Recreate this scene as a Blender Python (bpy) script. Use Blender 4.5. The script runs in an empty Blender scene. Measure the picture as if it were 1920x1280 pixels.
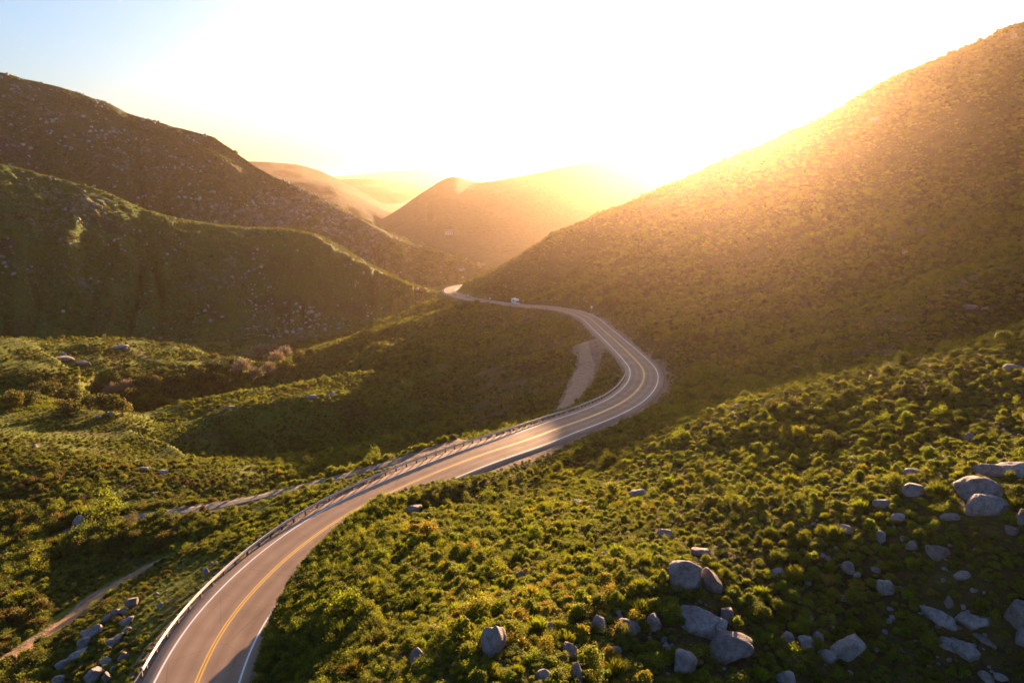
import bpy, math, random
import numpy as np
from mathutils import Vector, Matrix, Euler

# ------------------------------------------------------------------ camera, world, sun, exposure
SC = bpy.context.scene
COL = SC.collection
CAMZ, PITCH, F = 100.0, math.radians(13.0), 1297.0      # metres, down, focal length in photo pixels
camd = bpy.data.cameras.new('camera'); camo = bpy.data.objects.new('camera', camd); COL.objects.link(camo)
camo.location = (0, 0, CAMZ); camo.rotation_euler = (math.pi/2 - PITCH, 0, 0)
camd.sensor_width = 36; camd.lens = 36*F/1920; camd.clip_start = 0.5; camd.clip_end = 60000
SC.camera = camo
SUN_AZ, SUN_EL = math.radians(16.8), math.radians(6.8)
w = bpy.data.worlds.new('World'); SC.world = w; w.use_nodes = True
nt = w.node_tree; nt.nodes.clear()
sky = nt.nodes.new('ShaderNodeTexSky'); sky.sky_type = 'NISHITA'; sky.sun_disc = False
sky.sun_elevation = SUN_EL; sky.sun_rotation = SUN_AZ; sky.altitude = 300; sky.air_density = 1.0; sky.dust_density = 3.2; sky.ozone_density = 3.5
bg = nt.nodes.new('ShaderNodeBackground'); bg.inputs['Strength'].default_value = 0.056
wo = nt.nodes.new('ShaderNodeOutputWorld')
nt.links.new(sky.outputs[0], bg.inputs[0]); nt.links.new(bg.outputs[0], wo.inputs[0])
sd = bpy.data.lights.new('sun', 'SUN'); sd.energy = 5.0; sd.angle = math.radians(0.5); sd.color = (1.0, 0.63, 0.34)
so = bpy.data.objects.new('sun', sd); COL.objects.link(so); so.location = (60, 240, 160)
sdir = Vector((math.sin(SUN_AZ)*math.cos(SUN_EL), math.cos(SUN_AZ)*math.cos(SUN_EL), math.sin(SUN_EL)))
so.rotation_euler = sdir.to_track_quat('Z', 'Y').to_euler()
SC.view_settings.view_transform = 'Standard'; SC.view_settings.look = 'None'
SC.view_settings.exposure = 2.65; SC.view_settings.gamma = 1.0
SC.render.engine = 'CYCLES'
cy = SC.cycles
cy.max_bounces = 5; cy.diffuse_bounces = 3; cy.glossy_bounces = 2; cy.transmission_bounces = 3; cy.volume_bounces = 1
cy.transparent_max_bounces = 8; cy.use_denoising = True; cy.sample_clamp_indirect = 4; cy.caustics_reflective = False; cy.caustics_refractive = False

# ------------------------------------------------------------------ maths helpers
rng = np.random.default_rng(7); R = random.Random(11)
CP, SP = math.cos(PITCH), math.sin(PITCH)
def pdir(px, py):
    x, v = px-960.0, py-640.0
    return np.array([x, F*CP - v*SP, -F*SP - v*CP])
def azel(px, py):
    d = pdir(px, py); h = math.hypot(d[0], d[1])
    return math.atan2(d[0], d[1]), d[2]/h
def atD(px, py, D):
    a, t = azel(px, py); return np.array([D*math.sin(a), D*math.cos(a), CAMZ + D*t])
def atZ(px, py, z):
    a, t = azel(px, py); D = (z-CAMZ)/t; return np.array([D*math.sin(a), D*math.cos(a), z])
def proj(X, Y, Z):
    Z = Z-CAMZ; dep = Y*CP - Z*SP; up = Y*SP + Z*CP
    return 960 + F*X/dep, 640 - F*up/dep, dep
def sstep(a, b, x):
    t = np.clip((x-a)/(b-a), 0, 1); return t*t*(3-2*t)
def vnoise(x, y, seed=0):
    xi = np.floor(x); yi = np.floor(y); fx = x-xi; fy = y-yi
    fx = fx*fx*fx*(fx*(fx*6-15)+10); fy = fy*fy*fy*(fy*(fy*6-15)+10)
    xi = xi.astype(np.int64); yi = yi.astype(np.int64)
    def h(a, b):
        n = (a*374761393 + b*668265263 + seed*1442695041) & 0xffffffff
        n = ((n ^ (n >> 13))*1274126177) & 0xffffffff
        n = (n ^ (n >> 16)) & 0xffff
        return n/32768.0 - 1
    return (h(xi, yi)*(1-fx)+h(xi+1, yi)*fx)*(1-fy) + (h(xi, yi+1)*(1-fx)+h(xi+1, yi+1)*fx)*fy
def fbm(x, y, oct=4, seed=0, gain=.5):
    s = 0; a = 1
    for k in range(oct):
        s = s + a*vnoise(x*2**k+k*17.3, y*2**k-k*9.1, seed+k); a *= gain
    return s

# ------------------------------------------------------------------ objects helpers
def props(o, label=None, cat=None, group=None, kind=None):
    if label: o['label'] = label
    if cat: o['category'] = cat
    if group: o['group'] = group
    if kind: o['kind'] = kind
    return o
def mesh_obj(name, verts, faces, mat=None, parent=None, smooth=False):
    me = bpy.data.meshes.new(name)
    verts = np.asarray(verts, dtype=np.float32)
    if isinstance(faces, np.ndarray):
        n, k = faces.shape
        me.vertices.add(len(verts)); me.vertices.foreach_set('co', verts.ravel())
        me.loops.add(n*k); me.loops.foreach_set('vertex_index', faces.astype(np.int32).ravel())
        me.polygons.add(n); me.polygons.foreach_set('loop_start', np.arange(0, n*k, k, dtype=np.int32))
        me.polygons.foreach_set('loop_total', np.full(n, k, dtype=np.int32))
        me.update(calc_edges=True)
    else:
        me.from_pydata([tuple(v) for v in verts.tolist()], [], faces)
    if smooth: me.polygons.foreach_set('use_smooth', np.ones(len(me.polygons), dtype=bool))
    if mat:
        for m in (mat if isinstance(mat, (list, tuple)) else [mat]): me.materials.append(m)
    o = bpy.data.objects.new(name, me); COL.objects.link(o)
    if parent: o.parent = parent
    return o
def empty(name, loc, rz=0):
    o = bpy.data.objects.new(name, None); COL.objects.link(o); o.location = loc; o.rotation_euler = (0, 0, rz); o.empty_display_size = .5
    return o
class MB:
    def __init__(s): s.v = []; s.f = []
    def add(s, v, f):
        n = len(s.v); s.v += [tuple(p) for p in v]; s.f += [tuple(i+n for i in q) for q in f]
    def box(s, c, d, rz=0, taper=1.0, bev=0.0):
        x, y, z = [k/2 for k in d]; ca, sa = math.cos(rz), math.sin(rz)
        b = min(bev, x*.9, y*.9, z*.9)
        rings = [(-z, 1, b), (-z+b, 1, 0), (z-b, 1, 0), (z, 1, b)] if b > 0 else [(-z, 1, 0), (z, 1, 0)]
        vs = []
        for (zz, _, ins) in rings:
            tp = 1+(taper-1)*((zz+z)/(2*z))
            X, Y = x*tp-ins, y*tp-ins
            c8 = [(-X+b, -Y), (X-b, -Y), (X, -Y+b), (X, Y-b), (X-b, Y), (-X+b, Y), (-X, Y-b), (-X, -Y+b)] if b > 0 else [(-X, -Y), (X, -Y), (X, Y), (-X, Y)]
            vs += [(c[0]+p*ca-q*sa, c[1]+p*sa+q*ca, c[2]+zz) for p, q in c8]
        k = 8 if b > 0 else 4
        fs = [tuple(range(k))[::-1], tuple(range((len(rings)-1)*k, len(rings)*k))]
        for r in range(len(rings)-1):
            fs += [(r*k+i, r*k+(i+1) % k, (r+1)*k+(i+1) % k, (r+1)*k+i) for i in range(k)]
        s.add(vs, fs)
    def tube(s, p0, p1, r0, r1=None, n=8, cap=True):
        p0 = Vector(p0); p1 = Vector(p1); r1 = r0 if r1 is None else r1
        q = (p1-p0).to_track_quat('Z', 'Y'); vs = []
        for p, r in ((p0, r0), (p1, r1)):
            vs += [p + q @ Vector((r*math.cos(2*math.pi*i/n), r*math.sin(2*math.pi*i/n), 0)) for i in range(n)]
        fs = [(i, (i+1) % n, n+(i+1) % n, n+i) for i in range(n)]
        if cap: fs += [tuple(range(n))[::-1], tuple(range(n, 2*n))]
        s.add(vs, fs)
    def obj(s, name, mat, parent=None, smooth=False): return mesh_obj(name, s.v, s.f, mat, parent, smooth)

# ------------------------------------------------------------------ materials
def newmat(name):
    m = bpy.data.materials.new(name); m.use_nodes = True; t = m.node_tree
    return m, t, t.nodes['Principled BSDF'], t.nodes['Material Output']
def N(t, kind, **kw):
    n = t.nodes.new(kind)
    for k, v in kw.items():
        if k in n.inputs.keys() if hasattr(n.inputs, 'keys') else False: n.inputs[k].default_value = v
        else: setattr(n, k, v)
    return n
def ramp(t, fac, stops, interp='LINEAR'):
    r = t.nodes.new('ShaderNodeValToRGB'); r.color_ramp.interpolation = interp
    e = r.color_ramp.elements
    while len(e) < len(stops): e.new(0.5)
    for el, (p, c) in zip(e, stops): el.position = p; el.color = (*c, 1)
    t.links.new(fac, r.inputs[0]); return r.outputs[0]
def noise(t, scale, detail=4, rough=.55, vec=None, dist=0):
    n = t.nodes.new('ShaderNodeTexNoise'); n.inputs['Scale'].default_value = scale; n.inputs['Detail'].default_value = detail
    n.inputs['Roughness'].default_value = rough; n.inputs['Distortion'].default_value = dist
    if vec is not None: t.links.new(vec, n.inputs['Vector'])
    return n.outputs['Fac']
def objco(t):
    return t.nodes.new('ShaderNodeTexCoord').outputs['Object']
def mix(t, fac, a, b, mode='MIX'):
    m = t.nodes.new('ShaderNodeMix'); m.data_type = 'RGBA'; m.blend_type = mode
    for s, v in ((0, fac), (6, a), (7, b)):
        if hasattr(v, 'is_linked') or hasattr(v, 'links'): t.links.new(v, m.inputs[s])
        else: m.inputs[s].default_value = (*v, 1) if isinstance(v, tuple) else v
    return m.outputs[2]
def math_(t, op, a, b=0.0):
    m = t.nodes.new('ShaderNodeMath'); m.operation = op
    for s, v in ((0, a), (1, b)):
        if hasattr(v, 'links'): t.links.new(v, m.inputs[s])
        else: m.inputs[s].default_value = v
    return m.outputs[0]
def attr(t, name):
    a = t.nodes.new('ShaderNodeAttribute'); a.attribute_name = name; return a.outputs['Fac']
def bump(t, b, h, strength=.5, dist=.1):
    n = t.nodes.new('ShaderNodeBump'); n.inputs['Strength'].default_value = strength; n.inputs['Distance'].default_value = dist
    t.links.new(h, n.inputs['Height']); t.links.new(n.outputs[0], b.inputs['Normal'])

def ground_mat(name, green, brown, dry, s=1.0, rock=0.0, bd=.5):
    m, t, b, o = newmat(name); co = objco(t)
    c = ramp(t, noise(t, .045/s, 6, .62, co), [(.33, brown), (.47, green), (.58, green), (.72, dry)])
    fine = noise(t, .9/s, 6, .7, co)
    c = mix(t, 1.0, c, ramp(t, fine, [(.3, (.45, .40, .38)), (.5, (1, 1, 1)), (.72, (1.5, 1.4, 1.1))]), 'MULTIPLY')
    if rock > 0:
        v = noise(t, .35/s, 5, .75, co); v2 = noise(t, .02/s, 3, .5, co)
        f = ramp(t, math_(t, 'ADD', v, math_(t, 'MULTIPLY', v2, .6)), [(.93-rock*.2, (0, 0, 0)), (.97-rock*.2, (1, 1, 1))])
        c = mix(t, f, c, (.17, .145, .15))
    if s == 1.0: c = mix(t, attr(t, 'meadow'), mix(t, 1.0, ramp(t, noise(t, .11, 5, .6, co), [(.35, (.060, .038, .020)), (.6, (.085, .068, .024))]), ramp(t, fine, [(.3, (.5, .5, .5)), (.7, (1.4, 1.3, 1.2))]), 'MULTIPLY'), c)
    g = attr(t, 'gravel')
    gc = ramp(t, noise(t, 2.2, 5, .7, co), [(.3, (.13, .085, .06)), (.7, (.30, .21, .16))])
    gm = math_(t, 'GREATER_THAN', math_(t, 'ADD', g, math_(t, 'MULTIPLY', noise(t, .5, 5, .7, co), .5)), .75)
    c = mix(t, gm, c, gc)
    t.links.new(c, b.inputs['Base Color']); b.inputs['Roughness'].default_value = .95; b.inputs['Specular IOR Level'].default_value = .1
    bump(t, b, math_(t, 'ADD', fine, noise(t, .25/s, 4, .6, co)), .9, bd*s)
    return m
M = {}
M['ground'] = ground_mat('ground', (.088, .105, .012), (.070, .042, .020), (.13, .135, .022), 1.0)
M['hill'] = ground_mat('hillside', (.060, .072, .022), (.085, .055, .052), (.09, .075, .045), 3.0, .30, 1.6)
M['ridge'] = ground_mat('ridge_grass', (.060, .095, .016), (.062, .040, .026), (.10, .11, .028), 1.6, .10, 1.3)
M['farhill'] = ground_mat('far_hillside', (.055, .06, .03), (.06, .045, .03), (.09, .08, .04), 6.0, 0, 2.0)

m, t, b, o = newmat('asphalt'); co = objco(t)
c = ramp(t, noise(t, 14, 4, .8, co), [(.3, (.27, .185, .135)), (.7, (.44, .32, .235))])
c = mix(t, 1.0, c, ramp(t, noise(t, .25, 5, .6, co), [(.3, (.82, .8, .8)), (.7, (1.12, 1.1, 1.08))]), 'MULTIPLY')
vo = t.nodes.new('ShaderNodeTexVoronoi'); vo.feature = 'DISTANCE_TO_EDGE'; vo.inputs['Scale'].default_value = .16; mp_ = t.nodes.new('ShaderNodeMapping'); t.links.new(co, mp_.inputs[0])
nd = t.nodes.new('ShaderNodeTexNoise'); nd.inputs['Scale'].default_value = .8; nd.inputs['Detail'].default_value = 6; t.links.new(co, nd.inputs['Vector']); t.links.new(mix(t, .12, co, nd.outputs['Color']), vo.inputs['Vector'])
c = mix(t, ramp(t, vo.outputs['Distance'], [(.002, (.22, .22, .22)), (.008, (0, 0, 0))]), c, (.075, .06, .055))
wt = attr(t, 'wheel')
c = mix(t, wt, c, mix(t, 1.0, c, (.80, .77, .74), 'MULTIPLY'))
t.links.new(c, b.inputs['Base Color']); b.inputs['Roughness'].default_value = .82; b.inputs['Specular IOR Level'].default_value = .06
bump(t, b, noise(t, 30, 3, .7, co), .25, .01); M['asphalt'] = m
def paint(name, colr, lo):
    m, t, b, o = newmat(name); co = objco(t)
    c = ramp(t, noise(t, 6, 5, .8, co), [(.28, lo), (.45, colr)])
    t.links.new(c, b.inputs['Base Color']); b.inputs['Roughness'].default_value = .6; return m
M['white'] = paint('white_paint', (.80, .79, .78), (.45, .42, .40))
M['yellow'] = paint('yellow_paint', (.80, .46, .05), (.45, .27, .06))
m, t, b, o = newmat('dirt'); co = objco(t)
c = ramp(t, noise(t, .8, 7, .72, co), [(.3, (.17, .105, .06)), (.5, (.27, .175, .105)), (.72, (.36, .25, .16))])
t.links.new(c, b.inputs['Base Color']); b.inputs['Roughness'].default_value = .95; bump(t, b, noise(t, 2, 6, .7, co), .8, .15); M['dirt'] = m
m, t, b, o = newmat('grey_grit'); co = objco(t)
c = ramp(t, noise(t, .8, 7, .72, co), [(.3, (.07, .06, .055)), (.5, (.12, .10, .092)), (.72, (.17, .145, .125))])
t.links.new(c, b.inputs['Base Color']); b.inputs['Roughness'].default_value = .95; bump(t, b, noise(t, 2, 6, .7, co), .8, .15); M['grit'] = m
m, t, b, o = newmat('sunlit_dirt'); co = objco(t)  # dirt coloured brighter and orange so the shaded track looks sunlit
c = ramp(t, noise(t, .8, 7, .72, co), [(.3, (.20, .10, .04)), (.5, (.38, .20, .085)), (.72, (.48, .27, .12))])
t.links.new(c, b.inputs['Base Color']); b.inputs['Roughness'].default_value = .95; bump(t, b, noise(t, 2, 6, .7, co), .8, .15); M['litdirt'] = m
m, t, b, o = newmat('granite'); co = objco(t)
oi = t.nodes.new('ShaderNodeObjectInfo')
c = ramp(t, noise(t, 1.1, 7, .7, co, .4), [(.30, (.13, .10, .092)), (.44, (.31, .26, .255)), (.66, (.53, .455, .44))])
c = mix(t, 1.0, c, ramp(t, noise(t, 9, 4, .8, co), [(.3, (.72, .70, .70)), (.6, (1.1, 1.08, 1.06))]), 'MULTIPLY')
c = mix(t, 1.0, c, ramp(t, oi.outputs['Random'], [(0, (.72, .64, .60)), (.5, (.95, .92, .94)), (1, (1.15, 1.1, 1.1))]), 'MULTIPLY')
t.links.new(c, b.inputs['Base Color']); vc = t.nodes.new('ShaderNodeTexVoronoi'); vc.feature = 'DISTANCE_TO_EDGE'; vc.inputs['Scale'].default_value = .30; nd = t.nodes.new('ShaderNodeTexNoise'); nd.inputs['Scale'].default_value = 1.4; nd.inputs['Detail'].default_value = 6; t.links.new(co, nd.inputs['Vector']); t.links.new(mix(t, .6, co, nd.outputs['Color']), vc.inputs['Vector'])
c = mix(t, ramp(t, vc.outputs['Distance'], [(.004, (.45, .45, .45)), (.02, (0, 0, 0))]), c, (.05, .04, .035))
c = mix(t, ramp(t, noise(t, 3.2, 6, .7, co), [(.56, (0, 0, 0)), (.62, (.55, .55, .55))]), c, (.10, .085, .06))
t.links.new(c, b.inputs['Base Color']); b.inputs['Roughness'].default_value = .85
bump(t, b, math_(t, 'ADD', noise(t, 1.6, 9, .75, co), noise(t, 9, 5, .75, co)), 1.0, .22); M['rock'] = m
def leafmat(name, stops, trans=.35, patch=None):
    m, t, b, o = newmat(name); oi = t.nodes.new('ShaderNodeObjectInfo')
    geo = t.nodes.new('ShaderNodeNewGeometry')
    at_ = t.nodes.new('ShaderNodeAttribute'); at_.attribute_type = 'INSTANCER'; at_.attribute_name = 'tint'
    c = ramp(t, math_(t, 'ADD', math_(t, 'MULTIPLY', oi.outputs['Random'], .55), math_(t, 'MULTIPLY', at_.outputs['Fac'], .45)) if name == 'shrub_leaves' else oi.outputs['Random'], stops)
    c = mix(t, 1.0, c, ramp(t, geo.outputs['Random Per Island'], [(0, (.65, .62, .6)), (.5, (1, 1, 1)), (1, (1.4, 1.38, 1.2))]), 'MULTIPLY')
    t.links.new(c, b.inputs['Base Color']); b.inputs['Roughness'].default_value = .7; b.inputs['Specular IOR Level'].default_value = .2
    tr = t.nodes.new('ShaderNodeBsdfTranslucent'); t.links.new(mix(t, 1.0, c, (1.5, 1.45, .8), 'MULTIPLY'), tr.inputs[0])
    ms = t.nodes.new('ShaderNodeMixShader'); ms.inputs[0].default_value = trans
    t.links.new(b.outputs[0], ms.inputs[1]); t.links.new(tr.outputs[0], ms.inputs[2]); t.links.new(ms.outputs[0], o.inputs[0])
    return m
M['leaf'] = leafmat('shrub_leaves', [(0, (.085, .058, .022)), (.10, (.10, .078, .02)), (.22, (.06, .075, .014)), (.42, (.105, .125, .016)), (.6, (.145, .15, .017)), (.76, (.14, .185, .014)), (.9, (.21, .19, .022)), (1, (.22, .15, .035))], .45)
M['oakleaf'] = leafmat('oak_leaves', [(0, (.035, .045, .012)), (.5, (.07, .075, .018)), (1, (.12, .10, .02))], .35)
M['twig'] = leafmat('bare_twigs', [(0, (.20, .15, .13)), (.5, (.26, .19, .15)), (1, (.24, .20, .20))], .15)
def plain(name, c, rough=.6, metal=0.0, c2=None, sc=3.0):
    m, t, b, o = newmat(name); co = objco(t)
    c2 = c2 or tuple(k*.75 for k in c)
    t.links.new(ramp(t, noise(t, sc, 5, .7, co), [(.3, c2), (.6, c)]), b.inputs['Base Color'])
    b.inputs['Roughness'].default_value = rough; b.inputs['Metallic'].default_value = metal; return m
M['bark'] = plain('bark', (.12, .085, .06), .9)
M['steel'] = plain('galvanised_steel', (.62, .57, .50), .5, .25)
M['post'] = plain('weathered_post', (.16, .115, .09), .9)
M['vanwhite'] = plain('white_body_paint', (.8, .8, .8), .3)
M['cardark'] = plain('dark_body_paint', (.04, .045, .06), .25)
M['carlight'] = plain('silver_body_paint', (.55, .56, .58), .3, .3)
M['glass'] = plain('dark_glass', (.02, .025, .03), .08)
M['tyre'] = plain('tyre_rubber', (.02, .02, .02), .9)
M['rim'] = plain('wheel_rim', (.4, .4, .4), .4, .7)
M['lampred'] = plain('red_lens', (.4, .02, .02), .3)
M['roofmat'] = plain('roof_tiles', (.25, .14, .10), .9)
M['stucco'] = plain('white_stucco', (.75, .73, .70), .9)
M['signred'] = plain('red_sign_face', (.55, .05, .04), .5)
M['signyel'] = plain('yellow_sign_face', (.75, .50, .05), .5)

# ------------------------------------------------------------------ the road in plan
ROADPX = [(322, 1420, 57), (340, 1350, 57), (367, 1280, 57), (391, 1221, 57), (424, 1166, 57), (458, 1123, 57), (491, 1089, 57), (532, 1048, 57),
 (579, 1012, 57), (646, 965, 57), (733, 922, 57), (800, 892, 57), (900, 853, 56.9), (996, 822, 56.3), (1047, 802, 55.5), (1094, 786, 54.6), (1141, 767, 53.4),
 (1178, 747, 52), (1201, 724, 50.6), (1208, 705, 49.5), (1204, 689, 48.4), (1192, 675, 47.3), (1173, 656, 45.6), (1150, 635, 43.6), (1126, 614, 41.3),
 (1108, 598, 39.3), (1087, 587.5, 37.2), (1058, 580, 34.8), (1023, 575.5, 32.0), (988, 573, 29.6), (957, 570, 27.6), (926, 566.5, 25.6), (894, 562, 23.8), (870, 556.5, 22.6),
 (853, 551.5, 21.8), (843, 546.5, 21.3), (846, 540.5, 20.9), (860, 536.5, 20.6), (880, 534.0, 20.3)]
RP = np.array([atZ(*p) for p in ROADPX])
RP = np.vstack([RP, RP[-1]+(RP[-1]-RP[-2])/np.linalg.norm(RP[-1]-RP[-2])*np.array([25., 25, 0])+np.array([10, 0, -.4])])
def catmull(P, step=1.0):
    P = np.asarray(P, float); Q = np.vstack([2*P[0]-P[1], P, 2*P[-1]-P[-2]]); out = []
    for i in range(1, len(Q)-2):
        p0, p1, p2, p3 = Q[i-1], Q[i], Q[i+1], Q[i+2]
        n = max(2, int(np.linalg.norm(p2-p1)/step*2))
        tt = np.linspace(0, 1, n, endpoint=False)[:, None]
        out.append(.5*((2*p1)+(-p0+p2)*tt+(2*p0-5*p1+4*p2-p3)*tt**2+(-p0+3*p1-3*p2+p3)*tt**3))
    out = np.vstack(out+[P[-1:]])
    s = np.concatenate([[0], np.cumsum(np.linalg.norm(np.diff(out[:, :2], axis=0), axis=1))])
    ss = np.arange(0, s[-1], step)
    return np.stack([np.interp(ss, s, out[:, k]) for k in range(out.shape[1])], 1)
def smooth(P, n):
    for _ in range(n):
        Q = P.copy(); Q[1:-1] = (P[:-2]+2*P[1:-1]+P[2:])/4; P = Q
    return P
ROAD = smooth(catmull(RP, 1.0), 30)
def nrm2(P):
    T = np.gradient(P[:, :2], axis=0); T /= np.linalg.norm(T, axis=1)[:, None]
    return np.stack([T[:, 1], -T[:, 0]], 1)      # to the right of travel
RN = nrm2(ROAD)
def offset(P, Nn, off, dz=0.0):
    o = np.asarray(off); o = np.full(len(P), off) if o.ndim == 0 else o
    Q = P.copy(); Q[:, 0] += Nn[:, 0]*o; Q[:, 1] += Nn[:, 1]*o; Q[:, 2] += dz; return Q

# tracks: (px, py, z, half width)
TRACK1 = [(150, 990, 34, 1.5), (200, 978, 36, 2.2), (240, 970, 37, 2.3), (300, 962, 39, 2.4), (420, 945, 43, 2.4), (520, 922, 47, 2.0), (620, 897, 51, 2.0), (700, 876, 54, 1.9), (765, 858, 55.8, 1.7), (820, 841, 56.2, 1.5), (860, 828, 56.3, .8)]
TRACK2 = [(-160, 1350, 45, 1.3), (0, 1248, 44.5, 1.3), (60, 1210, 44, 1.2), (130, 1158, 43.6, 1.2), (200, 1106, 43.3, .9), (260, 1070, 43.4, .7), (330, 1035, 44.5, .5), (390, 1008, 48, .4)]
TRACK3 = [(1150, 632, 43.6, 2), (1128, 640, 43.2, 5), (1108, 652, 42.6, 6.5), (1104, 678, 42.0, 3.6), (1092, 708, 42.2, 3.2), (1072, 742, 43.5, 2.2), (1052, 766, 44.5, 1.3), (1030, 783, 46, .6)]
def mktrack(T):
    P = np.array([np.append(atZ(*p[:3]), p[3]) for p in T]); return smooth(catmull(P, .7), 8)
TR = [mktrack(T) for T in (TRACK1, TRACK2, TRACK3)]

# ------------------------------------------------------------------ terrain: thin plate spline through surveyed points, in (azimuth, ln distance)
CZ = [(960,1280,73),(700,1280,69),(545,1280,62.3),(1300,1280,70),(1600,1280,68.5),(1920,1280,69),(1300,1100,72),(1600,1100,71.5),(1900,1100,73.5),(1000,1100,68),(800,1100,65),
 (650,1080,62),(570,1110,61.3),(1000,950,60.5),(850,960,59.8),(700,985,59.6),(628,1015,60.4),(535,1200,62),(725,955,58.8),(800,938,57.8),(1100,870,57.2),(1250,900,66),(1440,900,70.5),(1650,850,74),(1920,800,77.5),(1920,950,77),
 (245,1280,56),(322,1150,55.3),(180,1180,50),(0,1280,44.5),(0,1100,38),(400,1025,51),(500,980,52.5),(560,955,54),(0,950,30),(120,1040,37)]
CD = [(1230,800,112),(1400,757,98),(1650,684,106),(1920,612,120),(1300,690,190),(1300,600,250),(1250,640,215),(1400,500,330),(1400,620,225),(1400,700,160),(1700,500,250),(1700,400,330),(1700,300,425),(1700,620,165),
 (1920,450,255),(1920,300,400),(1920,560,170),(1550,600,200),(1550,450,320),(1550,330,430),(1250,480,370),(1150,520,380),(1050,530,430),(960,540,460),
 (868,531,512),(900,519,506),(927,505,498),(1000,467,482),(1100,425,472),(1220,378,472),(1337,324,485),(1454,266,515),(1525,234,540),(1611,187,570),(1708,145,600),(1806,112,625),(1920,72,645),(2150,-10,670),(2500,-140,690),
 (0,850,215),(0,790,275),(100,778,280),(200,800,262),(300,870,195),(450,890,165),(150,900,185),(650,850,228),(550,850,230),(450,860,228),(360,850,232),(800,820,185),(700,835,206),(900,800,170),(1000,770,180),(1000,700,230),(900,700,254),(800,700,286),(700,700,322),
 (1000,620,320),(900,620,345),(850,580,410),(800,620,378),(700,660,350),(836,552,505),(700,625,420),(600,672,390),
 (430,700,415),(300,740,378),(100,762,345),(0,770,338),(200,702,388),(60,702,386),(330,705,398)]
CH = [(1300,140,55),(1420,138,59),(1650,150,66),(1920,165,73),(600,335,1),(500,335,-5),(400,332,-11),(700,352,8),(280,325,-10),(600,150,31),(480,150,29),(100,355,-14),(-100,350,-13),(200,335,-14),(500,460,-14),(600,500,-14),(700,540,-13),(800,600,-10),(850,640,-5),(0,530,-14),(200,530,-15),(350,520,-15),
 (-300,500,0),(-300,300,10),(-300,150,32),(-300,80,46),(900,650,-6),(1000,650,10),(1300,680,60),(1600,800,110),(1920,850,150),(500,700,-15),(0,700,-15),(-400,700,-15)]
pts = []
for p in CZ: q = atZ(*p); pts.append(q)
for p in CD: pts.append(atD(*p))
for px, D, z in CH:
    a, _ = azel(px, 640); pts.append(np.array([D*math.sin(a), D*math.cos(a), z]))
for i in range(0, len(ROAD), 14): pts.append(ROAD[i]+np.array([0, 0, -.1]))
for T in TR:
    for i in range(4, len(T), 16): pts.append(T[i, :3])
for a in (-180, -140, -100, 100, 140, 180, -65, 60):
    for D, zl, zr in ((15, 60, 72), (50, 54, 78), (140, 40, 100), (400, 20, 170), (800, 0, 160)):
        k = sstep(-60, 60, a) if abs(a) < 90 else (.5 if abs(a) > 170 else (1 if a > 0 else 0))
        pts.append(np.array([D*math.sin(math.radians(a)), D*math.cos(math.radians(a)), zl*(1-k)+zr*k]))
for a in (-30, 0, 25): pts.append(np.array([9*math.sin(math.radians(a)), 9*math.cos(math.radians(a)), 66.]))
pts = np.array(pts)
ca = np.arctan2(pts[:, 0], pts[:, 1])
ca = np.where(np.abs(ca) > 3.14, ca, ca)
cl = np.log(np.hypot(pts[:, 0], pts[:, 1]))
def Kf(r2): return .5*r2*np.log(r2+1e-9)
n = len(pts)
A = np.zeros((n+3, n+3)); A[:n, :n] = Kf((ca[:, None]-ca)**2+(cl[:, None]-cl)**2) + np.eye(n)*2e-5
A[:n, n] = 1; A[:n, n+1] = ca; A[:n, n+2] = cl; A[n:, :n] = A[:n, n:].T
# solve for z divided by nothing: heights
W = np.linalg.solve(A, np.concatenate([pts[:, 2], [0, 0, 0]]))
def tps(a, l):
    out = np.empty(a.shape); af, lf = a.ravel(), l.ravel(); of = out.ravel()
    for i in range(0, len(af), 20000):
        x, y = af[i:i+20000], lf[i:i+20000]
        of[i:i+20000] = Kf((x[:, None]-ca)**2+(y[:, None]-cl)**2) @ W[:n] + W[n] + W[n+1]*x + W[n+2]*y
    return of.reshape(a.shape)
AZ = np.radians(np.concatenate([np.arange(-180, -50, 3), np.arange(-50, -46, .8), np.arange(-46, 46, .2), np.arange(46, 50, .8), np.arange(50, 180.1, 3)]))
LR = np.concatenate([np.log([3, 6, 10, 14, 18]), np.arange(math.log(20), math.log(820), .0048), np.log(np.geomspace(826, 12000, 58))])
GA, GL = np.meshgrid(AZ, LR, indexing='ij'); GR = np.exp(GL)
GX, GY = GR*np.sin(GA), GR*np.cos(GA)
Z = tps(GA, np.minimum(GL, math.log(900)))
Z = np.clip(Z, -20, 260)
far = sstep(np.where(GA > .02, 820, 620), np.where(GA > .02, 1250, 1000), GR); Z = Z*(1-far) + (-15 - 12*sstep(1000, 9000, GR))*far
# sharper spur crests: (px, py, distance), slope towards the camera, slope behind
def corr0(P):
    return corridor(P)
SPURS = [([(470,712,392),(490,702,395),(560,672,403),(640,640,420),(700,612,437),(770,581,462),(815,562,487),(838,551.5,508)], .36, .75, 1.5, 12, .16),
 ([(700,716,262),(675,709,268),(600,718,274),(500,735,280),(400,752,285),(320,772,283),(250,798,272),(225,812,262)], .48, .45, 4.0, 26, .12),
 ([(-120,650,425),(0,633,440),(100,637,445),(200,634,448),(300,648,440),(380,670,422)], .28, .5, 5.0, 22, .09),
 ([(-120,800,262),(0,788,268),(100,772,272),(190,776,266),(236,800,250)], .12, .6, 5.0, 30, .08)]
# natural relief
amp = sstep(25, 320, GR)
rel = amp*(3.2*fbm(GX/75, GY/75, 4, 3) + 1.0*fbm(GX/22, GY/22, 3, 9)) + .30*fbm(GX/7, GY/7, 4, 5) + .9*(1-amp)*fbm(GX/24, GY/24, 2, 8)
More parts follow.
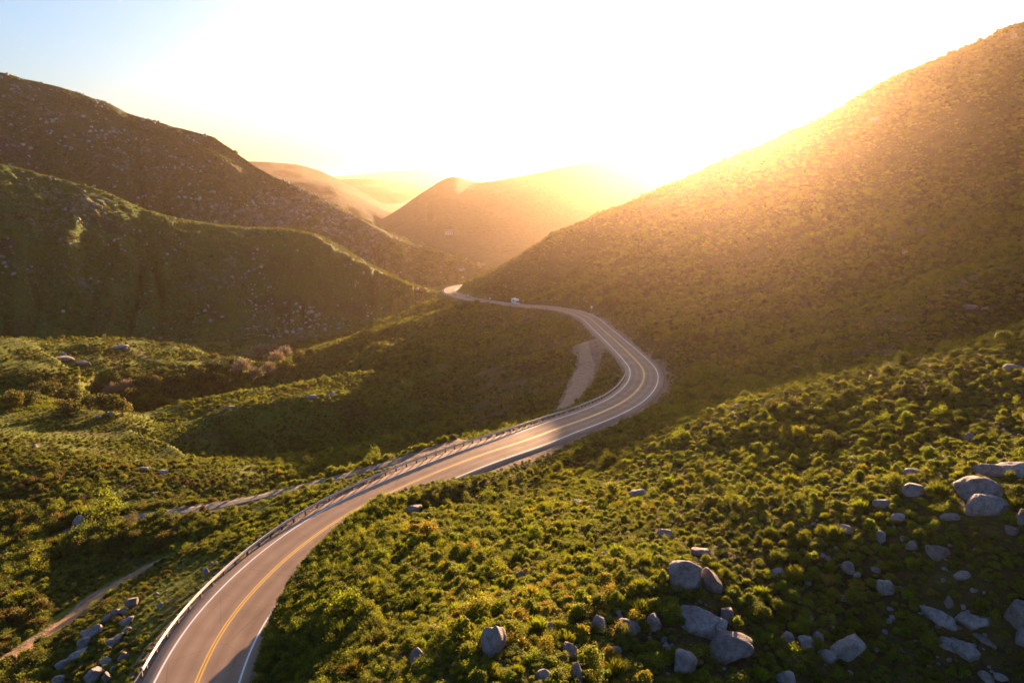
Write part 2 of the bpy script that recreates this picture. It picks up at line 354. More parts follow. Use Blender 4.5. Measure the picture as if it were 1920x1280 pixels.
# gullies running down the big hillside
gul = np.abs(vnoise(GA*26+fbm(GX/90, GY/90, 2, 31)*.7, GL*2.2, 21)); rel -= 2.6*(1-sstep(0, .5, gul))*sstep(150, 300, GR)*sstep(5, 22, np.degrees(GA))
Z0 = Z.copy()
def corridor(P, chunk=40000):
    m_ = (GR < 700).ravel() & (np.abs(GA) < math.radians(60)).ravel(); idx = np.nonzero(m_)[0]
    d = np.full(GR.size, 1e9); zz = np.zeros(GR.size); ww = np.zeros(GR.size); side = np.zeros(GR.size)
    Nn = nrm2(P); x, y = GX.ravel()[idx], GY.ravel()[idx]
    bx0, bx1, by0, by1 = P[:, 0].min()-40, P[:, 0].max()+40, P[:, 1].min()-40, P[:, 1].max()+40
    k = (x > bx0) & (x < bx1) & (y > by0) & (y < by1); idx = idx[k]; x = x[k]; y = y[k]
    Q = P[::2]; Nq = Nn[::2]
    for i in range(0, len(idx), chunk):
        dx = x[i:i+chunk, None]-Q[:, 0]; dy = y[i:i+chunk, None]-Q[:, 1]; d2 = dx*dx+dy*dy
        j = d2.argmin(1); r = np.arange(len(j)); tx, ty = -Nq[j, 1], Nq[j, 0]
        al = dx[r, j]*tx+dy[r, j]*ty; s = dx[r, j]*Nq[j, 0]+dy[r, j]*Nq[j, 1]
        ii = idx[i:i+chunk]; d[ii] = np.maximum(np.abs(s), np.sqrt(d2[r, j])*(np.abs(al) > 3)); side[ii] = s
        jj = np.clip(j + al/2., 0, len(Q)-1); zz[ii] = np.interp(jj, np.arange(len(Q)), Q[:, 2])
        if P.shape[1] > 3: ww[ii] = np.interp(jj, np.arange(len(Q)), Q[:, 3])
    sh = GR.shape
    return d.reshape(sh), zz.reshape(sh), ww.reshape(sh), side.reshape(sh)
RD, RZ, _, RS = corridor(ROAD)
rel *= sstep(8, 26, RD)
CR = np.ones_like(Z)
for C_, sf, sb, rd, sw, ss in SPURS:
    P_ = smooth(catmull(np.array([atD(*q) for q in C_]), 1.0), 20); d, zz, _, s_ = corridor(P_); s_ = s_ if C_[0][0] < C_[-1][0] else -s_
    dd = np.sqrt(d*d+rd*rd)-rd; T_ = zz + np.where(s_ > 0, ss*np.minimum(dd, sw)-sf*(np.sqrt(np.maximum(dd-sw, 0)**2+16)-4), -sb*dd)*(1+.25*fbm(GX/30, GY/30, 2, 12)); T_ = np.where(d > 120, -99, T_)
    CR = CR*np.where(d < 200, 1-.8*np.exp(-((s_-sw*.5)/(sw*.5+8))**2*(d < 60)), 1)
    k_ = 2.0; h_ = np.clip(.5+.5*(T_-Z)/k_, 0, 1); Z = np.where(T_ > -90, Z*(1-h_)+T_*h_+k_*h_*(1-h_)*.5, Z)
Z = Z + rel*.8*CR
bk = 4.0*(1-sstep(80, 100, GY))*sstep(4.9, 7.1, RS)*(RS > 0)*(GY > 20)
Zb = np.where((RS > 4.5) & (RS < 12) & (RD < 50), 57+bk-.35*np.clip(RS-8, 0, 9)*0, -99); BANK = (GY < 97) & (RS > 0) & (RD < 40)
gravel = np.zeros_like(Z); nope = np.zeros_like(Z)
wv = fbm(GX/9, GY/9, 3, 77)
sgn_ = [1, 1, 0]
for k, T in enumerate(TR):
    d, zz, ww, s = corridor(T)
    e = ww+.6; wgt = 1-sstep(0, 1, (d-e)/(3.0 if k != 1 else 2.0))
    wgt = np.where(d > 50, 0, wgt)
    Z = Z*(1-wgt) + (zz-.18-.0008*GR)*wgt
    gravel = np.maximum(gravel, np.where(d < 50, .55*(1-sstep(.3, 2.2, d-ww+wv*.5)), 0)); nope = np.maximum(nope, ((d < ww+.5+wv*.4) | ((s*sgn_[k] > 0) & (d < ww+(4.8 if k == 0 else 1.2)+wv*.5)) | ((k == 1) & (d < ww+.9+wv*.5)))*1.0)
wroad = np.where(BANK, 1-sstep(5.0, 7.0, RD), 1-sstep(5.6, 11.5, RD))
Z = Z*(1-wroad) + (RZ-.16-.0007*GR)*wroad
Z = np.where(BANK & (Zb > Z), Zb*(1-sstep(10, 12, RS))+Z*sstep(10, 12, RS), Z)
gravel = np.maximum(gravel, np.where(RS > 0, 1-sstep(np.where(GR > 210, 5.8, 6.2), np.where(GR > 210, 7.0, 8.6), RD+wv*1.1), .9*(1-sstep(5.4, 7.2, RD+wv*.5))))
nope = np.maximum(nope, (RD < np.where(BANK, 6.0+wv*.8, np.where((RS > 0) & (GR < 210), 6.6+wv*1.2, 6.0+wv*.5)))*1.0)
def look(G, x, y):
    a = np.arctan2(x, y); l = np.log(np.hypot(x, y)+1e-6)
    i = np.clip(np.interp(a, AZ, np.arange(len(AZ))), 0, len(AZ)-1.001); j = np.clip(np.interp(l, LR, np.arange(len(LR))), 0, len(LR)-1.001)
    i0 = i.astype(int); j0 = j.astype(int); fi = i-i0; fj = j-j0
    return (G[i0, j0]*(1-fj)+G[i0, j0+1]*fj)*(1-fi) + (G[i0+1, j0]*(1-fj)+G[i0+1, j0+1]*fj)*fi
def H(x, y): return look(Z, np.asarray(x, float), np.asarray(y, float))
RR = np.geomspace(18, 900, 3000)
def hit(px, py):
    a, t_ = azel(px, py); zz = CAMZ + RR*t_; g = H(RR*math.sin(a), RR*math.cos(a)); k = np.nonzero(zz < g)[0]
    D = RR[k[0]] if len(k) else 600.0
    return np.array([D*math.sin(a), D*math.cos(a), float(H(D*math.sin(a), D*math.cos(a)))]), D
def polar_mesh(name, X, Y, Zg, mat, attrs=(), closed=False):
    na, nl = X.shape; v = np.stack([X, Y, Zg], -1).reshape(-1, 3)
    i = np.arange(na-1)[:, None]; j = np.arange(nl-1)[None]
    f = np.stack([i*nl+j, i*nl+j+1, (i+1)*nl+j+1, (i+1)*nl+j], -1).reshape(-1, 4)
    o = mesh_obj(name, v, f[:, [0, 3, 2, 1]], mat, None, True)
    for nm, arr in attrs:
        at = o.data.attributes.new(nm, 'FLOAT', 'POINT'); at.data.foreach_set('value', arr.astype(np.float32).ravel())
    return o
g_o = polar_mesh('ground', GX, GY, Z, M['ground'], [('gravel', gravel), ('meadow', sstep(-2, -45, GX))])
props(g_o, 'brush covered valley ground falling from the hillside to the creek', None, None, 'structure')

# ------------------------------------------------------------------ hills beyond: crest line in pixels + distance, front foot distance
HILLS = []
def hill(name, label, crest, foot, mat, seed, cap=.06, gully=6.0, zf=-16, daz=.12, nr=150, back=1.4, soft=.5, rel_=1.0, plat=None):
    pa = np.array([azel(p[0], p[1])[0] for p in crest]); D = np.array([p[2] for p in crest], float)
    zc = np.array([CAMZ + p[2]*azel(p[0], p[1])[1] for p in crest])
    fa = np.array([azel(p[0], 640)[0] for p in foot]); fD = np.array([p[1] for p in foot], float)
    a = np.radians(np.arange(math.degrees(pa[0]), math.degrees(pa[-1])+daz, daz))
    Dc, Zc, Df = np.interp(a, pa, D), np.interp(a, pa, zc), np.interp(a, fa, fD)
    for q in (Dc, Df):
        q[:] = np.convolve(np.pad(q, 12, 'edge'), np.ones(25)/25, 'valid')
    k_ = np.ones(7)/7; Zc = np.convolve(np.pad(Zc, 3, 'edge'), k_, 'valid')
    t = np.concatenate([np.linspace(-.12, .9, nr), np.linspace(.905, 1.15, 50), np.linspace(1.17, 2.2, 40)])
    tt, aa = np.meshgrid(t, a); D1 = Df[:, None] + (Dc-Df)[:, None]*tt; X, Y = D1*np.sin(aa), D1*np.cos(aa)
    x = np.clip(tt, 0, 1); pr = x*(1-soft) + soft*(x*x*(3-2*x)); pr = np.where(tt < 0, tt*.9, pr)
    u = np.clip((tt-1)/1.2, 0, 1); pr = np.where(tt > 1, 1 - back*u - .15*(1-np.exp(-u*14)), pr)
    if plat:
        pl = np.interp(a, [azel(p[0], 640)[0] for p in plat], [p[1] for p in plat])[:, None]; q_ = np.clip(tt/(1-pl), 0, 1)
        prp = (q_*(1-soft)+soft*q_*q_*(3-2*q_)); hk = 1+(np.clip(.6*(CAMZ-Zc)/Dc, -.03, .09)[:, None]*pl*(Dc-Df)[:, None])/np.maximum((Zc-zf)[:, None], 5)
        prp = np.where(q_ < 1, prp*hk, hk+(1-hk)*np.clip((tt-(1-pl))/pl, 0, 1)); pr = np.where((tt > 0) & (tt <= 1), prp, pr)
    hh = (Zc-zf)[:, None]
    L = hh
    Zh = zf + hh*pr
    win = np.clip(tt*4, 0, 1)*(1-.85*np.exp(-((tt-1)/.10)**2))
    if plat: win = win*(1-.75*sstep(1-1.6*pl, 1-.9*pl, tt))
    sc = (Dc/600.0).mean()
    g = np.abs(vnoise(aa*55/ max(sc, 1)**.3 + .8*fbm(X/(120*sc), Y/(120*sc), 2, seed+5), tt*1.4, seed))
    Zh = Zh - gully*(1-sstep(0, .6, g))*np.sin(np.clip(tt, 0, 1)*math.pi)*(1-sstep(.4, .75, tt))
    Zh = Zh + rel_*win*(5*sc*fbm(X/(70*sc), Y/(70*sc), 4, seed+1) + (3.2 if sc < 2.2 and rel_ == 1 else 1.2)*sc**.5*fbm(X/(20*sc), Y/(20*sc), 4, seed+2, .6)) + .5*sc**.5*rel_*fbm(X/(9*sc), Y/(9*sc), 3, seed+3)
    taper = sstep(0, math.radians(4), aa-a[0])
    o = polar_mesh(name, X, Y, Zh, mat); props(o, label, None, None, 'structure')
    HILLS.append((name, a, Df, Dc, t, Zh)); return o
hill('hill', 'green rocky ridge with a sunlit grassy crest, lower of the two ridges across the valley',
     [(-420,262,760),(-150,285,750),(0,308,740),(100,333,735),(200,360,735),(270,393,735),(330,410,738),(400,420,740),(470,426,742),(540,428,740),(590,437,720),(640,462,700),(700,497,680),(760,527,660),(800,541,650),(850,556,640)],
     [(-400,520),(0,520),(300,540),(450,535),(600,560),(700,590),(850,610)], M['ridge'], 41, gully=13, plat=[(-420,.06),(300,.10),(480,.16),(560,.22),(640,.42),(760,.6),(850,.6)])
hill('mountain', 'tall dark rocky mountainside behind the green ridge on the far side of the valley',
     [(-420,95,1250),(-150,118,1230),(0,137,1200),(60,153,1190),(120,167,1180),(210,197,1160),(240,214,1150),(330,240,1130),(400,256,1110),(440,285,1090),(480,312,1070),(520,335,1055),(560,352,1040),(600,372,1030),(640,393,1010),(690,415,990),(740,440,970),(780,455,960),(820,468,950),(870,484,940),(930,505,930)],
     [(-400,800),(0,800),(400,790),(600,760),(760,720),(930,700)], M['hill'], 63, gully=22, zf=-22, soft=.35, plat=[(-420,.01),(520,.03),(640,.16),(740,.3),(930,.4)])
hill('hill', 'hazy cone shaped hill behind the valley, rising into the glare toward the sun',
     [(680,432,1700),(748,392,1750),(790,362,1800),(830,336,1830),(852,330,1850),(872,337,1810),(895,343,1750),(930,339,1720),(1000,326,1760),(1100,304,1900),(1180,292,2150),(1300,282,2400),(1400,262,2550),(1500,236,2650),(1600,212,2700),(1800,190,2700),(2100,200,2700)],
     [(680,900),(900,880),(1000,880),(1100,880),(1300,1050),(1600,1300),(2100,1400)], M['farhill'], 85, gully=6, zf=-12, daz=.15, rel_=.22, soft=0.0)
hill('hill', 'dark hazy shoulder between the rocky mountainside and the cone shaped hill',
     [(400,335,2000),(500,332,2050),(540,332,2100),(590,338,2100),(625,345,2100),(660,368,2080),(700,385,2060),(740,402,2040),(790,425,2000)],
     [(400,1500),(600,1450),(790,1300)], M['farhill'], 97, gully=10, zf=-24, daz=.12, rel_=.45)
hill('hill', 'pale flat topped hill fading into haze above the dark shoulder',
     [(300,300,3300),(440,301,3300),(500,303,3350),(560,308,3400),(600,320,3400),(635,337,3350),(680,360,3300),(740,395,3300)],
     [(300,2500),(740,2400)], M['farhill'], 107, gully=14, zf=-25, daz=.12, nr=80, rel_=.4)
hill('hill', 'pale hazy hill in the gap of the valley',
     [(540,345,4800),(620,334,4900),(690,335,5000),(740,341,5000),(800,350,5000),(860,352,5000),(950,362,5000),(1050,370,5000)],
     [(540,3800),(1050,3700)], M['farhill'], 117, gully=16, zf=-26, daz=.12, nr=80, rel_=.4)
hill('hill', 'faintest far ridge almost lost in the bright haze',
     [(480,338,9000),(600,334,9200),(660,329,9400),(720,322,9500),(790,318,9500),(850,325,9500),(900,330,9500),(1000,329,9500),(1200,322,9500),(1500,318,9500),(1900,322,9500)],
     [(480,7500),(1900,7500)], M['farhill'], 127, gully=20, zf=-27, daz=.15, nr=60, rel_=.3)

# ------------------------------------------------------------------ road and markings
def strip(name, P, Nn, offs, dzs, mat, attrs=None, smooth_=True):
    k = len(offs); v = []
    for o_, dz in zip(offs, dzs): v.append(offset(P, Nn, o_, dz))
    v = np.stack(v, 1).reshape(-1, 3); n_ = len(P)
    i = np.arange(n_-1)[:, None]; j = np.arange(k-1)[None]
    f = np.stack([i*k+j, i*k+j+1, (i+1)*k+j+1, (i+1)*k+j], -1).reshape(-1, 4)
    o = mesh_obj(name, v, f, mat, None, smooth_)
    if attrs is not None:
        at = o.data.attributes.new('wheel', 'FLOAT', 'POINT'); at.data.foreach_set('value', np.tile(attrs, n_).astype(np.float32))
    return o
offs = [-5.3, -4.75, -3.65, -2.7, -1.85, -1.0, -.2, .2, 1.0, 1.85, 2.7, 3.65, 4.6, 5.1]
road = strip('road', ROAD, RN, offs, [-.8]+[0]*12+[-.8], M['asphalt'], [0, 0, 0, 1, .15, 1, 0, 0, 1, .15, 1, 0, 0, 0])
props(road, 'two lane asphalt mountain road in an S bend', None, None, 'structure')
for off, wd, mt, lb in ((-3.7, .09, 'white', 'white edge line along the guardrail side of the road'), (3.7, .09, 'white', 'white edge line along the hillside edge of the road')):
    props(strip('road_edge_line', ROAD, RN, [off-wd, off+wd], [.006, .006], M[mt]), lb, None, None, 'structure')
for off in (-.14, .14):
    props(strip('road_centre_line', ROAD, RN, [off-.075, off+.075], [.006, .006], M['yellow']), 'yellow centre line painted down the road', None, None, 'structure')
S0, S1 = 55, 210
props(strip('shadow_lip', ROAD[120:290], RN[120:290], [4.86, 4.88, 5.02, 5.08], [-.02, .12, .12, -.05], M['asphalt']), 'low asphalt lip added for the dark shadow line along the outer bend', None, None, 'structure')  # low lip added; its backlit face stands for the embankment shadow line
for T, nm, mt, lb in ((TR[0], 'dirt_road', 'grit', 'grey dirt road dropping into the valley below the guardrail'), (TR[1], 'dirt_track', 'litdirt', 'dirt track coloured sunlit orange through the dark brush at the lower left'), (TR[2], 'gravel_turnout', 'dirt', 'gravel turnout tapering away inside the road bend')):
    n_ = len(T); k = 7; Nn = nrm2(T); vs = []
    s_ = np.arange(n_)
    for q in np.linspace(-1, 1, k):
        wd = T[:, 3]*(1+.3*fbm(s_/9.0+q*0+(3 if q > 0 else 50), s_*0+k, 3, 5)) if abs(q) > .9 else T[:, 3]
        Q = T[:, :3].copy(); Q[:, 0] += Nn[:, 0]*wd*q; Q[:, 1] += Nn[:, 1]*wd*q; Q[:, 2] += -.03 - .10*(abs(q) > .9) - (.05 if abs(abs(q)-.4) < .15 else 0)
        Q[:, 2] += np.clip(np.minimum(s_, n_-1-s_)/3.0, 0, 1)*.06 - .1 ; vs.append(Q)
    vs[0][:, 2] -= .3; vs[-1][:, 2] -= .3
    v = np.stack(vs, 1).reshape(-1, 3); i = np.arange(n_-1)[:, None]; j = np.arange(k-1)[None]
    f = np.stack([i*k+j, i*k+j+1, (i+1)*k+j+1, (i+1)*k+j], -1).reshape(-1, 4)
    props(mesh_obj(nm, v, f, M[mt], None, True), lb, None, None, 'structure')

# ------------------------------------------------------------------ shrub meshes
def leaf_quads(C, Nm, size, rg, asp=.8):
    n_ = len(C); a = rg.normal(size=(n_, 3)); nrm = Nm + a*.55; nrm /= np.linalg.norm(nrm, axis=1)[:, None]
    u = np.cross(nrm, rg.normal(size=(n_, 3))); u /= np.linalg.norm(u, axis=1)[:, None]; v = np.cross(nrm, u)
    s = (size*rg.uniform(.6, 1.35, n_))[:, None]
    q = np.stack([C-u*s*.5, C+v*s*asp*.5, C+u*s*.5, C-v*s*asp*.5], 1)
    q[:, 2] += nrm*s*.15
    return q.reshape(-1, 3), np.arange(n_*4).reshape(-1, 4)
def shrub_mesh(seed, lobes=11, leaves=620, flat=.62, size=.066, spread=.30, spiky=0.0):
    rg = np.random.default_rng(seed); C = []; Nn = []
    lobes = int(lobes*1.7); per = leaves//lobes
    for k in range(lobes):
        th = rg.uniform(0, 2*math.pi); rr = spread*math.sqrt(rg.uniform()); r = rg.uniform(.07, .21)
        c = np.array([rr*math.cos(th), rr*math.sin(th), (flat*(1-(rr/.5)**2)*rg.uniform(.65, 1.0))-r*.6])
        c[2] = max(c[2], r*.5)
        d = rg.normal(size=(per, 3)); d[:, 2] = np.abs(d[:, 2])*1.1-.35; d /= np.linalg.norm(d, axis=1)[:, None]
        rad = r*rg.uniform(.45, 1.25+spiky, per)[:, None]
        C.append(c+d*rad*np.array([1, 1, .95])); Nn.append(d)
    C = np.vstack(C); Nn = np.vstack(Nn); k = C[:, 2] > -.05
    v, f = leaf_quads(C[k], Nn[k], size, rg)
    # stems
    vs = [v]; fs = [f]; nv = len(v)
    for k in range(6):
        th = rg.uniform(0, 6.28); r = rg.uniform(.1, .32); tip = np.array([r*math.cos(th), r*math.sin(th), flat*.6]); b0 = np.array([.02*math.cos(th), .02*math.sin(th), -.05])
        for q in (0, 1):
            o = np.array([math.cos(th+q*1.57), math.sin(th+q*1.57), 0])*.012
            vs.append(np.array([b0-o, b0+o, tip+o*.4, tip-o*.4])); fs.append(np.array([[nv, nv+1, nv+2, nv+3]])); nv += 4
    v = np.vstack(vs); f = np.vstack(fs)
    me_o = mesh_obj('chaparral_shrub', v, f, [M['leaf'], M['bark']])
    mi = np.zeros(len(f), np.int32); mi[-12:] = 1; me_o.data.polygons.foreach_set('material_index', mi)
    me = me_o.data; bpy.data.objects.remove(me_o); return me
def spray_mesh(seed, n_=520, up=.8):
    rg = np.random.default_rng(seed); th = rg.uniform(0, 6.28, n_); rr = .42*np.sqrt(rg.uniform(size=n_)); lean = rg.uniform(.1, .9, n_)*rr/.42
    h_ = up*rg.uniform(.35, 1, n_)*(1-.5*rr); b_ = np.stack([.35*rr*np.cos(th), .35*rr*np.sin(th), 0*th-.03], 1)
    t_ = np.stack([(rr+.12*lean)*np.cos(th), (rr+.12*lean)*np.sin(th), h_], 1); mid = b_*.35+t_*.65; mid[:, 2] += .05
    s_ = np.cross(t_-b_, rg.normal(size=(n_, 3))); s_ /= np.linalg.norm(s_, axis=1)[:, None]; s_ *= rg.uniform(.008, .022, n_)[:, None]
    v = np.stack([b_*.6+mid*.4-s_*.4, mid-s_, t_, mid+s_], 1).reshape(-1, 3); o_ = mesh_obj('chaparral_shrub', v, np.arange(n_*4).reshape(-1, 4), M['leaf']); me = o_.data; bpy.data.objects.remove(o_); return me
SHR = [shrub_mesh(101, 12, 1120), shrub_mesh(102, 9, 992, .75, .062, .24), shrub_mesh(103, 15, 1280, .5, .062, .36), shrub_mesh(104, 7, 832, .85, .066, .2, .2),
       shrub_mesh(105, 13, 1216, .6, .058, .33, .15), shrub_mesh(106, 10, 896, .45, .075, .34), shrub_mesh(107, 14, 1312, .7, .055, .3, .3), shrub_mesh(108, 8, 768, .6, .075, .26)]

SHR[5] = spray_mesh(301, 560, .7); SHR[3] = shrub_mesh(104, 16, 620, .85, .05, .40, .55)
# ------------------------------------------------------------------ granite boulders, each where the photo shows it
def rock_mesh(seed, sub=3, blocky=.3, cuts=11):
    rg = random.Random(seed); bm = __import__('bmesh').new(); __import__('bmesh').ops.create_icosphere(bm, subdivisions=sub, radius=1)
    V = np.array([v.co[:] for v in bm.verts]); F_ = np.array([[v.index for v in f.verts] for f in bm.faces]); bm.free()
    if blocky > .5: V = V/((np.abs(V)**5).sum(1)**.2)[:, None]; cuts = 6
    for _ in range(cuts):
        d = np.array([rg.gauss(0, 1), rg.gauss(0, 1), rg.gauss(0, .8)]); d /= np.linalg.norm(d); h = rg.uniform(.50, .80)
        k = V @ d - h; V = V - np.outer(np.clip(k, 0, None)*(.86+.12*blocky), d)
    for a_, sc_, sd_ in ((.11, 1.3, 0), (.06, 3.1, 50), (.035, 7.0, 90)):
        nn = vnoise(V[:, 0]*sc_+seed*1.7+V[:, 2]*sc_*.6, V[:, 1]*sc_-V[:, 2]*sc_*.8, seed+sd_)
        V = V*(1+a_*nn)[:, None]
    return V, F_
